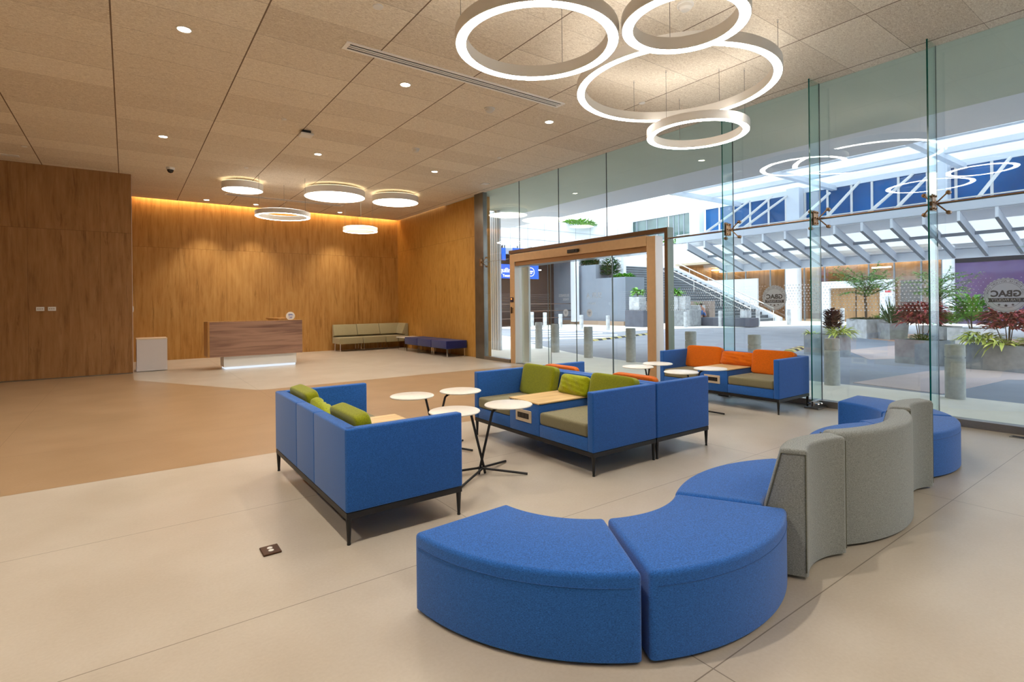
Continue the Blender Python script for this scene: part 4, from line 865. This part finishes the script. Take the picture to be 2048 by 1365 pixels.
# ---- grey planted wall
GW = mat('grey_render', (134, 144, 158), .85, var=.05, scale=1.2)
w = struct(obj('wall_planted', (lambda q: (box(q, 27, 27.4, 26.95, 29.05, 0, 4.28), box(q, 27.0, 27.4, 24.2, 26.95, 0, 3.28), box(q, 27.4, 28.9, 24.2, 24.5, 0, 3.28), box(q, 27.4, 28.9, 26.95, 27.2, 0, 4.28), box(q, 27.4, 28.5, 24.5, 26.95, 2.7, 3.0), q)[5])(BM()), GW), 'grey rendered wall stepping down, plants on top')
struct(obj('wall_grey', boxbm(26.9, 27.2, 29.05, 31.6, 0, 5.6), GW), 'taller grey wall panel left of the white column'); struct(obj('trim_8', boxbm(26.7, 27.5, 24.1, 30.2, 0, .28), mat('brown_kerb', (168, 146, 128), .8)), 'brown kerb along the planted wall')
tag(obj('column', rbox(26.3, 26.7, onx(1150.5, 600, 26.3).y, onx(1141.5, 600, 26.3).y, .2, 5.8, .01, 1), EXTW), 'slim white column in front of the grey wall, seen through the doors', 'column')
tag(obj('column', rbox(29.6, 29.9, onx(1247, 540, 29.6).y, onx(1241.5, 540, 29.6).y, 3.2, 5.8, .01, 1), EXTW), 'slim white post among the bushes on the planted wall', 'column')
# ---- parking building and white upper wall
PW = mat('white_panel_wall', (214, 220, 228), .6)
b = BM(); box(b, 10, 33, 29, 29.3, 5.3, 7.45); w = struct(obj('wall_white', b, PW), 'white panelled upper wall above the car park opening')
b = BM()
for z in (6.0, 6.75): box(b, 10, 33, 28.985, 29.0, z, z+.02)
for x in [12+1.5*k for k in range(14)]: box(b, x, x+.015, 28.987, 29.0, 5.3, 7.45)
obj('panel_joints', b, EXTG, w)
t = thing('car_park', 'dark open car park under the white upper wall', 'car park')
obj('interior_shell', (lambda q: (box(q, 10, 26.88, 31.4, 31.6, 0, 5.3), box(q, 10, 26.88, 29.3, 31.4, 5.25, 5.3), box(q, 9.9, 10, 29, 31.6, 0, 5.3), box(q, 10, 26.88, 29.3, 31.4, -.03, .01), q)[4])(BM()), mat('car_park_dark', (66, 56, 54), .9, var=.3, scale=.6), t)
for x in (17, 21, 24): obj('light_tube', boxbm(x, x+.9, 30.5, 30.65, 4.0, 4.06), emit('car_park_tube', (1, .97, .9), 6), t)
b = BM()
for z in (.5, 1.0, 1.5): box(b, 18, 26.8, 29.25, 29.3, z, z+.05)
obj('railing', b, mat('railing_brown', (96, 78, 70), .6), t); obj('lintel', boxbm(10, 26.9, 28.95, 29.2, 4.9, 5.3), EXTG, t)
SB = mat('sign_blue', (20, 92, 214), .5); SWT = mat('sign_white', (245, 247, 250), .5)
def sign_on_y(lbl, X0, X1, z0, z1, Y=27.9):
    t = thing('hanging_sign', lbl, 'sign'); obj('panel', boxbm(X0, X1, Y, Y+.08, z0, z1), SB, t)
    for x in (X0+(X1-X0)*.2, X0+(X1-X0)*.8): obj('hanger', tube(BM(), [(x, Y+.04, z1), (x, Y+.04, 5.3)], .03, 6), DARKM, t)
    return t
def txt(t, body, px_, py_, h_px, Y=27.88, align='LEFT'):
    p = ony(px_, py_, Y); g = text_mesh(body, h_px*p.dot(fw)/FPX*1.35, align=align, bold=.01); obj('lettering', xform(g, facing((p.x, Y, p.z), (1, 0, 0), (0, 0, 1))), SWT, t)
P_ = lambda x, y, Y=27.9: ony(x, y, Y)
s1 = sign_on_y('large blue hanging sign with white lettering and a round emblem left of the doors', P_(985, 530).x, P_(1077, 530).x, P_(1030, 557.5).z, P_(1030, 529.5).z)
txt(s1, 'quilin', 999.5, 540.5, 9.5); txt(s1, 'Tenant', 1005.5, 551.5, 5.2)
p = P_(1061.5, 544.5); R_ = 9*p.dot(fw)/FPX
b = lathe(BM(), [(R_, 0), (R_, .01), (R_*.84, .01), (R_*.84, 0)], 40, closed_prof=True); obj('emblem_ring', xform(b, facing((p.x, 27.88, p.z), (1, 0, 0), (0, 0, 1))), SWT, s1)
b = BM(); box(b, -R_*.6, R_*.6, -R_*.02, R_*.28, 0, .01); box(b, -R_*.35, R_*.35, -R_*.4, -R_*.15, 0, .01); obj('emblem_print', xform(b, facing((p.x, 27.88, p.z), (1, 0, 0), (0, 0, 1))), SWT, s1)
s2 = sign_on_y('upper blue hanging sign with a white arrow', P_(1021, 505).x, P_(1066, 505).x, P_(1030, 521).z, P_(1030, 497.5).z, 27.6)
txt(s2, 'En', 1024, 507, 8, Y=27.58); p = P_(1020, 507.5, 27.58); b = BM(); b.faces.new([b.verts.new(v) for v in ((-.22, 0, 0), (0, -.13, 0), (0, .13, 0))]); box(b, 0, .16, -.04, .04, -.002, .002); obj('arrow', xform(b, facing((p.x+.2, 27.57, p.z), (1, 0, 0), (0, 0, 1))), SWT, s2)
sign_on_y('narrow blue hanging sign at the far left', P_(999, 505).x, P_(1006, 505).x, P_(1003, 521.5).z, P_(1003, 497).z, 27.6)
# near white pier with ribs, left of the entrance
t = thing('white_pier', 'white ribbed pier outside, left of the entrance', 'pier'); Y0, Y1 = onx(974, 600, 9.95).y, onx(1001, 600, 9.95).y
Y1 += .06; obj('core', rbox(9.95, 10.04, Y1, Y0, 0, ZC, .01, 1), EXTW, t)
for k in range(6): y = Y1+(Y0-Y1)*(k+.5)/6; obj('rib', rbox(9.91, 9.951, y-.03, y+.03, 0, ZC, .004, 1), EXTW, t)
tag(obj('white_pier', rbox(8.45, 8.52, onx(1060, 600, 8.5).y, onx(1038, 600, 8.5).y, 0, 2.9, .01, 1), mat('pier_pale', (222, 232, 236), .6)), 'smooth pale pier just outside the left door post', 'pier')

# ---- concrete planters and plants
def planter_box(name, A_, B_, C_, h, lb, matl, grp='concrete planters on the drive', taper=0.):
    """A left front, B near corner, C right corner on the ground"""
    A_, B_, C_ = (Vector((v[0], v[1], 0)) for v in (A_, B_, C_)); D_ = A_+(C_-B_); c = (A_+C_)/2
    t = thing(name, lb, 'planter', (c.x, c.y, -.03), 0, grp); h += .03
    out = [p-c for p in (A_, B_, C_, D_)]; b = BM()
    lo = [b.verts.new((p.x*(1-taper), p.y*(1-taper), 0)) for p in out]; hi = [b.verts.new((p.x, p.y, h)) for p in out]; inn = [b.verts.new((p.x*.88, p.y*.88, h)) for p in out]; bot = [b.verts.new((p.x*.88, p.y*.88, h-.07)) for p in out]
    for i in range(4):
        j = (i+1) % 4
        for q in ((lo[i], lo[j], hi[j], hi[i]), (hi[i], hi[j], inn[j], inn[i]), (inn[i], inn[j], bot[j], bot[i])): b.faces.new(q)
    b.faces.new(lo[::-1]); bmesh.ops.recalc_face_normals(b, faces=b.faces); obj('box', b, matl, t)
    b = BM(); b.faces.new([b.verts.new((p.x*.88, p.y*.88, h-.065)) for p in out]); obj('soil', b, mat('soil', (66, 56, 44), .95, var=.3, scale=20), t)
    return t, c, h-.03
def blade(b, p, d, L, w, droop=.5, n=4, fold=.3):
    d = d.normalized(); s = d.cross(Vector((0, 0, 1)))
    s = s.normalized() if s.length > .05 else Vector((1, 0, 0)); prev = None
    for k in range(n+1):
        u = k/n; ww = w*math.sin(PI*min(1, .12+.86*u))**.8*.5 if k < n else .0005; q = p+d*L*u+Vector((0, 0, -droop*L*u*u))
        cur = (b.verts.new(q-s*ww+Vector((0, 0, fold*ww))), b.verts.new(q), b.verts.new(q+s*ww+Vector((0, 0, fold*ww))))
        if prev: b.faces.new((prev[0], prev[1], cur[1], cur[0])); b.faces.new((prev[1], prev[2], cur[2], cur[1]))
        prev = cur
def bush_bm(n, R, H, L, w, droop=.4, rnd=None, base=.25, upb=.6):
    rnd = rnd or random; b = BM()
    for _ in range(n):
        a = rnd.uniform(0, 2*PI); rr = R*math.sqrt(rnd.random())*.75; z = H*(base+(1-base)*rnd.random()*math.sqrt(max(0, 1-(rr/R)**2))); dv = Vector((math.cos(a)*rnd.uniform(.5, 1.1), math.sin(a)*rnd.uniform(.5, 1.1), rnd.uniform(.1, 1.)*upb))
        blade(b, Vector((rr*math.cos(a), rr*math.sin(a), z)), dv, L*rnd.uniform(.7, 1.2), w*rnd.uniform(.7, 1.2), droop*rnd.uniform(.3, 1.4))
    return b
def stems_bm(n, R, H, rnd, r=.012):
    b = BM()
    for _ in range(n):
        a = rnd.uniform(0, 6.28); q = rnd.uniform(.2, .7)*R; tube(b, [(q*.25*math.cos(a), q*.25*math.sin(a), 0), (q*.6*math.cos(a), q*.6*math.sin(a), H*.4), (q*math.cos(a), q*math.sin(a), H*.8)], r, 5, r1=r*.5)
    return b
def plant(name, lb, x, y, z, n, R, H, L, w, matl, seed, droop=.4, upb=.6, grp=None, stem=True, base=.25, cat='plant'):
    rnd = random.Random(seed); t = thing(name, lb, cat, (x, y, z), 0, grp); obj('foliage', bush_bm(n, R, H, L, w, droop, rnd, base, upb), matl, t)
    if stem: obj('stem', stems_bm(5, R, H, rnd), mat('stem_brown', (92, 74, 56), .8), t)
    return t
CROT = leafmat('croton_leaf', (104, 26, 44), (172, 56, 60), (244, 200, 120), 7.); CROTD = leafmat('dark_croton_leaf', (44, 16, 28), (86, 24, 40), (196, 150, 40), 3.); YELL = leafmat('variegated_leaf', (150, 176, 70), (234, 236, 130), (246, 246, 190), 8.)
GRN = leafmat('bright_green_leaf', (60, 140, 44), (136, 196, 70), None, 8.); DGR = leafmat('dark_green_leaf', (28, 66, 34), (66, 110, 58), None, 8.); FEAT = leafmat('feathery_leaf', (120, 190, 104), (190, 232, 146), None, 5.); TI = leafmat('ti_leaf', (60, 138, 50), (130, 190, 80), (200, 120, 80), 4.)
def tree(lb, x, y, z, H, R, seed, nbr=26, thick=.045):
    rnd = random.Random(seed); t = thing('feathery_tree', lb, 'tree', (x, y, z), 0, 'small feathery trees in planters'); b = BM(); tips = []
    tube(b, [(0, 0, 0), (.06, .02, H*.3), (-.04, .03, H*.55)], thick, 6, r1=thick*.6); tube(b, [(.1, .05, 0), (.18, .1, H*.3), (.10, .12, H*.6)], thick*.8, 6, r1=thick*.5)
    for k in range(nbr):
        a = rnd.uniform(0, 6.28); l = R*rnd.uniform(.55, 1.05); z0 = H*rnd.uniform(.42, .75); e = Vector((l*math.cos(a), l*math.sin(a), z0+l*rnd.uniform(.05, .75))); m_ = Vector((l*.45*math.cos(a), l*.45*math.sin(a), z0+l*.22)); tube(b, [(0, 0, z0), m_, e], .012, 5, r1=.004); tips.append((Vector((0, 0, z0)), m_, e))
    obj('trunk', b, mat('bark', (84, 72, 62), .85), t); b = BM()
    for p0, m_, e in tips:
        for k in range(26):
            u = .2+.8*k/25; p = p0.lerp(m_, u*2) if u < .5 else m_.lerp(e, (u-.5)*2)
            for s in range(3):
                a = rnd.uniform(0, 6.28); d = Vector((math.cos(a), math.sin(a), rnd.uniform(-.1, .5))); blade(b, p, d, R*.16*rnd.uniform(.6, 1.3), R*.036, .25, 2, .1)
    obj('foliage', b, FEAT, t)
    return t
# P1..P7
_, c, h = planter_box('planter', (15.91, 7.48), (15.78, 6.48), (16.35, 6.42), .56, 'grey concrete planter nearest the left, behind the second fin', CONC)
plant('croton', 'tall dark red croton with yellow tips in the leftmost planter', c.x+.1, c.y-.12, h-.06, 420, .26, .78, .17, .06, CROTD, 1, .2, 1.)
plant('variegated_plant', 'pale yellow-green leafed plant spilling over the leftmost planter, right side', c.x-.12, c.y-.42, h-.06, 110, .30, .22, .36, .05, YELL, 2, .55, .7, stem=False); plant('variegated_plant', 'small pale yellow-green plant at the left end of the leftmost planter', c.x-.05, c.y+.38, h-.06, 50, .16, .1, .2, .035, YELL, 3, .5, .8, stem=False)
_, c, h = planter_box('planter', (24.84, 9.92), (24.02, 8.85), (25.1, 8.5), .74, 'large weathered whitish planter holding the left feathery tree', CONCL)
plant('ground_cover', 'low green ground cover in the whitish planter', c.x, c.y, h-.06, 900, .72, .12, .12, .03, DGR, 4, .3, .5, stem=False, base=0.)
tree('feathery green tree in the whitish planter, before the lobby portal', c.x, c.y, h-.06, 2.3, 1.25, 5, 40)
_, c, h = planter_box('planter', (26.5, 9.5), (25.6, 8.95), (26.3, 8.6), .55, 'small dark weathered planter half hidden behind the tapered one', CONCL); plant('green_shrub', 'short bright green shrub in the small weathered planter', c.x, c.y, h-.05, 160, .42, .4, .25, .07, GRN, 6, .4, .9)
_, c, h = planter_box('planter', (24.3, 8.6), (23.7, 7.95), (24.3, 7.5), .62, 'tapered grey planter with spiky leaves', CONC, taper=.12); plant('snake_plant', 'spiky upright dark green plant in the tapered planter', c.x, c.y, h-.06, 70, .3, .25, .85, .07, DGR, 7, .05, 2.6, stem=False, base=0.)
_, c, h = planter_box('planter', (15.31, 5.03), (15.08, 4.13), (15.7, 3.95), .55, 'grey concrete planter with a red croton, behind the nearest fin', CONC)
plant('croton', 'broad red croton bush in the planter behind the nearest fin', c.x, c.y+.05, h-.05, 620, .52, .95, .26, .06, CROT, 8, .45, .8, base=.45); plant('low_shrub', 'low dark green shrub along the front of the red croton planter', c.x, c.y, h-.06, 900, .36, .2, .07, .016, DGR, 9, .2, .8, stem=False, base=0.)
_, c, h = planter_box('planter', (24.05, 7.1), (23.4, 6.2), (24.1, 5.85), .55, 'grey planter with a round green bush and a thin tree', CONC); plant('green_shrub', 'bright green round bush in the planter right of the nearest fin', c.x, c.y, h-.05, 480, .62, .5, .26, .07, GRN, 10, .3, .9)
tree('feathery green tree before the white ground floor column, right of the nearest fin', c.x, c.y, h-.05, 2.3, 1.15, 11, 36)
_, c, h = planter_box('planter', (15.1, 3.63), (14.75, 2.3), (15.4, 2.1), .53, 'long grey concrete planter at the right edge', CONC)
plant('croton', 'wide dark red croton bush in the long planter at the right edge', c.x+.05, c.y+.08, h-.05, 520, .5, .82, .26, .06, CROT, 12, .5, .8, base=.45)
plant('variegated_plant', 'large pale yellow-green plant with broad leaves on the left of the long planter', c.x-.08, c.y+.5, h-.05, 160, .36, .28, .30, .055, YELL, 13, .6, .8, stem=False); plant('variegated_plant', 'pale yellow-green plant with broad drooping leaves in the middle of the long planter', c.x-.22, c.y+.12, h-.05, 26, .16, .14, .34, .09, YELL, 14, .9, .7, stem=False); plant('variegated_plant', 'pale yellow-green plant on the right of the long planter', c.x-.05, c.y-.42, h-.05, 120, .34, .18, .28, .045, YELL, 15, .5, .8, stem=False)
_, c, h = planter_box('planter', (22.6, 5.9), (22.0, 5.1), (22.9, 4.6), .55, 'pale planter behind the red croton at the right', CONCL); plant('ti_plant', 'tall broad-leafed green plant behind the right croton', c.x, c.y, h-.05, 200, .5, 1.1, .55, .12, TI, 16, .4, 1.2)
_, c, h = planter_box('planter', (19.6, 3.4), (19.2, 2.1), (20.1, 1.8), .62, 'grey planter at the right edge holding clipped green cover', CONC); plant('ground_cover', 'flat clipped green cover in the planter at the right edge', c.x, c.y, h-.05, 900, .7, .14, .10, .025, DGR, 17, .3, .5, stem=False, base=0.)
tree('feathery green tree at the right edge above the badge decal', c.x, c.y-.2, h-.05, 2.7, 1.15, 18, 30)
# stone blocks and pots by the stairs
def block(name, lb, px0, px1, pyb, pyt, depth, matl, cat='block', X=None, z0=None, grp=None):
    if X is None: p0 = onz(px0, pyb, 0); X = p0.x
    a = onx(px0, pyb, X); b_ = onx(px1, pyb, X); zb = max(-.03, a.z if z0 is None else z0); zt_ = onx((px0+px1)/2, pyt, X).z
    o = tag(obj(name, rbox(X, X+depth, b_.y, a.y, zb, zt_, .02, 1), matl), lb, cat, grp); return o, (X+depth/2, (a.y+b_.y)/2, zt_)
DCONC = mat('dark_concrete', (96, 100, 112), .85, var=.15, scale=2)
_, q = block('concrete_block', 'dark concrete block seen through the doors, under a white pot', 1250, 1287, 654, 621, 1.2, DCONC, X=26.0); _, q2 = block('white_pot', 'white square pot on the dark block seen through the doors', 1258, 1278, 621, 594, .7, CONCL, 'pot', X=26.2, z0=q[2]); plant('leafy_plant', 'bright green leafy plant in the white pot seen through the doors', q2[0], q2[1], q2[2]-.02, 50, .25, .45, .5, .2, GRN, 21, .5, .9)
block('concrete_block', 'brownish concrete wall block left of the right door post', 1279, 1300, 653, 605, .8, mat('brown_concrete', (150, 136, 128), .85, var=.15, scale=2), X=28.)
_, q = block('concrete_block', 'large grey concrete block just right of the portal edge', 1335, 1380, 652, 620, 1.2, CONC, X=28.6); _, q2 = block('white_pot', 'left white square pot on the large grey block', 1342, 1356, 620, 593, .55, CONCL, 'pot', X=28.9, z0=q[2]); plant('leafy_plant', 'bright green leafy plant in the left white pot by the portal edge', q2[0], q2[1], q2[2]-.02, 50, .25, .4, .5, .2, GRN, 22, .5, .9); block('white_pot', 'right white square pot on the large grey block', 1357, 1371, 620, 593, .55, CONCL, 'pot', X=29.0, z0=q[2])
_, q = block('concrete_bench', 'long low concrete ledge before the stairs', 1374, 1500, 651, 636, 1.0, DCONC, 'ledge', X=30.0)
_, q3 = block('white_pot', 'square white pot standing on the long low ledge', 1380, 1400, 636, 611, .6, CONCL, 'pot', X=30.1, z0=q[2]); plant('leafy_plant', 'small green sprout in the pot on the long low ledge', q3[0], q3[1], q3[2]-.02, 14, .12, .2, .3, .06, GRN, 23, .3, 1.)
block('white_pot', 'small pale box near the right end of the long low ledge', 1480, 1494, 636, 621, .5, CONCL, 'pot', X=30.1, z0=q[2])
block('concrete_bench', 'brownish seating block behind the person on the stairs', 1371, 1418, 622, 603, .7, mat('brown_concrete', (150, 136, 128)), 'ledge', X=31.1, z0=0)
# bushes on walls
plant('hedge', 'leafy hedge along the top of the white upper wall', (onz(1160, 445, 7.5)).x*0+27.6, 29.6, 7.2, 900, 1.9, .5, .35, .12, GRN, 31, .3, .8, stem=False, cat='bush')
for px_, py_, R, H, sd, lb in ((1180, 530, .8, .7, 32, 'dark bush behind the high part of the planted wall'), (1222, 556, .85, 1.7, 33, 'tall dark green bush on the planted wall'), (1248, 556, .8, .5, 34, 'low green bush at the right end of the planted wall')):
    p = onx(px_, py_, 28.0); plant('bush', lb, p.x, p.y, p.z-.25, 700, R, H, .28, .11, DGR if sd != 34 else GRN, sd, .3, .8, cat='bush')
p = onx(1360, 487, 28.6); plant('hedge', 'strip of green plants at the left end of the upper deck', 28.9, 21.8, 5.35, 300, .9, .25, .25, .08, GRN, 35, .3, .8, stem=False, cat='bush')

# ---- person sitting on the ledge
def skin_fig(name, joints, edges, matl, parent=None, sub=2):
    me = bpy.data.meshes.new(name); me.from_pydata([j[0] for j in joints], edges, []); o = bpy.data.objects.new(name, me); C.objects.link(o)
    md = o.modifiers.new('skin', 'SKIN'); md.use_smooth_shade = True
    for v, j in zip(me.skin_vertices[0].data, joints): v.radius = (j[1], j[1])
    me.skin_vertices[0].data[0].use_root = True
    s = o.modifiers.new('sub', 'SUBSURF'); s.levels = sub; s.render_levels = sub
    dg = bpy.context.evaluated_depsgraph_get(); m2 = bpy.data.meshes.new_from_object(o.evaluated_get(dg)); bpy.data.objects.remove(o)
    m2.materials.clear(); m2.materials.append(matl); o = bpy.data.objects.new(name, m2); C.objects.link(o)
    if parent: o.parent = parent
    return o
pp = onx(1404.5, 633, 30.35); zs = q[2]
t = thing('person', 'person in blue jeans sitting on the ledge, leaning forward beside the white pot', 'person', (pp.x, pp.y, zs), PI)
SKIN = mat('skin', (198, 146, 122), .6); JEAN = mat('denim', (74, 116, 176), .85, var=.1, scale=20); SHIRT = mat('pink_shirt', (196, 130, 132), .8)
# local: +x is towards the viewer side (figure faces +x), seated low with knees up
def limb(name, pts, rad, matl): return skin_fig(name, list(zip(pts, rad)), [(k, k+1) for k in range(len(pts)-1)], matl, t)
torso = [((-.18, 0, .12), .13), ((-.14, 0, .30), .125), ((-.05, 0, .48), .13), ((.02, 0, .60), .10), ((.06, 0, .66), .05), ((.12, 0, .74), .085), ((.15, 0, .84), .08)]
arm = []
J = list(torso); E_ = [(k, k+1) for k in range(6)]
for s in (-1, 1):
    n = len(J); J += [((-.01, s*.17, .55), .05), ((.12, s*.20, .36), .04), ((.30, s*.10, .34), .032), ((.38, s*.06, .33), .03)]; E_ += [(3, n), (n, n+1), (n+1, n+2), (n+2, n+3)]
    for f_ in range(5):
        m_ = len(J); J += [((.43, s*.06+(f_-2)*.017, .325-.005*abs(f_-2)), .009), ((.47, s*.05+(f_-2)*.018, .30), .008)]; E_ += [(n+3, m_), (m_, m_+1)]
    n = len(J); J += [((-.16, s*.10, .10), .10), ((.22, s*.13, .42), .07), ((.26, s*.13, .12), .05), ((.27, s*.13, .04), .04), ((.37, s*.14, .025), .035)]; E_ += [(0, n), (n, n+1), (n+1, n+2), (n+2, n+3), (n+3, n+4)]
skin_fig('body', J, E_, SKIN, t)
for s in (-1, 1): limb('trouser_leg', [(-.17, s*.10, .11), (.22, s*.13, .43), (.26, s*.13, .13)], [.112, .082, .062], JEAN)
limb('shirt', [(-.18, 0, .12), (-.14, 0, .30), (-.05, 0, .48), (.01, 0, .58)], [.14, .138, .145, .115], SHIRT)
b = BM(); bmesh.ops.create_uvsphere(b, u_segments=16, v_segments=12, radius=.098, matrix=Matrix.Translation((.115, 0, .835))); obj('hair', b, mat('dark_hair', (52, 40, 36), .7), t, smooth=60)
b = BM()
for s in (-1, 1): bmesh.ops.create_uvsphere(b, u_segments=8, v_segments=6, radius=.012, matrix=Matrix.Translation((.225, s*.03, .83)))
tube(b, [(.22, 0, .82), (.245, 0, .795)], .012, 6); tube(b, [(.218, -.025, .765), (.222, .025, .765)], .006, 6); obj('face_features', b, mat('face_dark', (120, 70, 60), .6), t)

# ================================================================== LIGHT
w = bpy.data.worlds.new('overcast'); SC.world = w; w.use_nodes = True; nt = w.node_tree; bg = nt.nodes['Background']
tc = nt.nodes.new('ShaderNodeTexCoord'); sp = nt.nodes.new('ShaderNodeSeparateXYZ'); rp = nt.nodes.new('ShaderNodeValToRGB')
nt.links.new(tc.outputs['Generated'], sp.inputs[0]); nt.links.new(sp.outputs[2], rp.inputs[0]); e = rp.color_ramp.elements; e[0].color = (.36, .39, .44, 1); e[1].color = (.90, .95, 1, 1)
nt.links.new(rp.outputs[0], bg.inputs[0]); bg.inputs[1].default_value = 2.9
SC.view_settings.view_transform = 'Standard'; SC.view_settings.look = 'None'; SC.view_settings.exposure = 1.05; SC.view_settings.gamma = 1; SC.view_settings.use_curve_mapping = False
cy = SC.cycles; cy.use_denoising = True; cy.max_bounces = 10; cy.transparent_max_bounces = 24; cy.diffuse_bounces = 4; cy.glossy_bounces = 3; cy.sample_clamp_indirect = 6; cy.caustics_reflective = False; cy.caustics_refractive = False
cy.use_adaptive_sampling = True
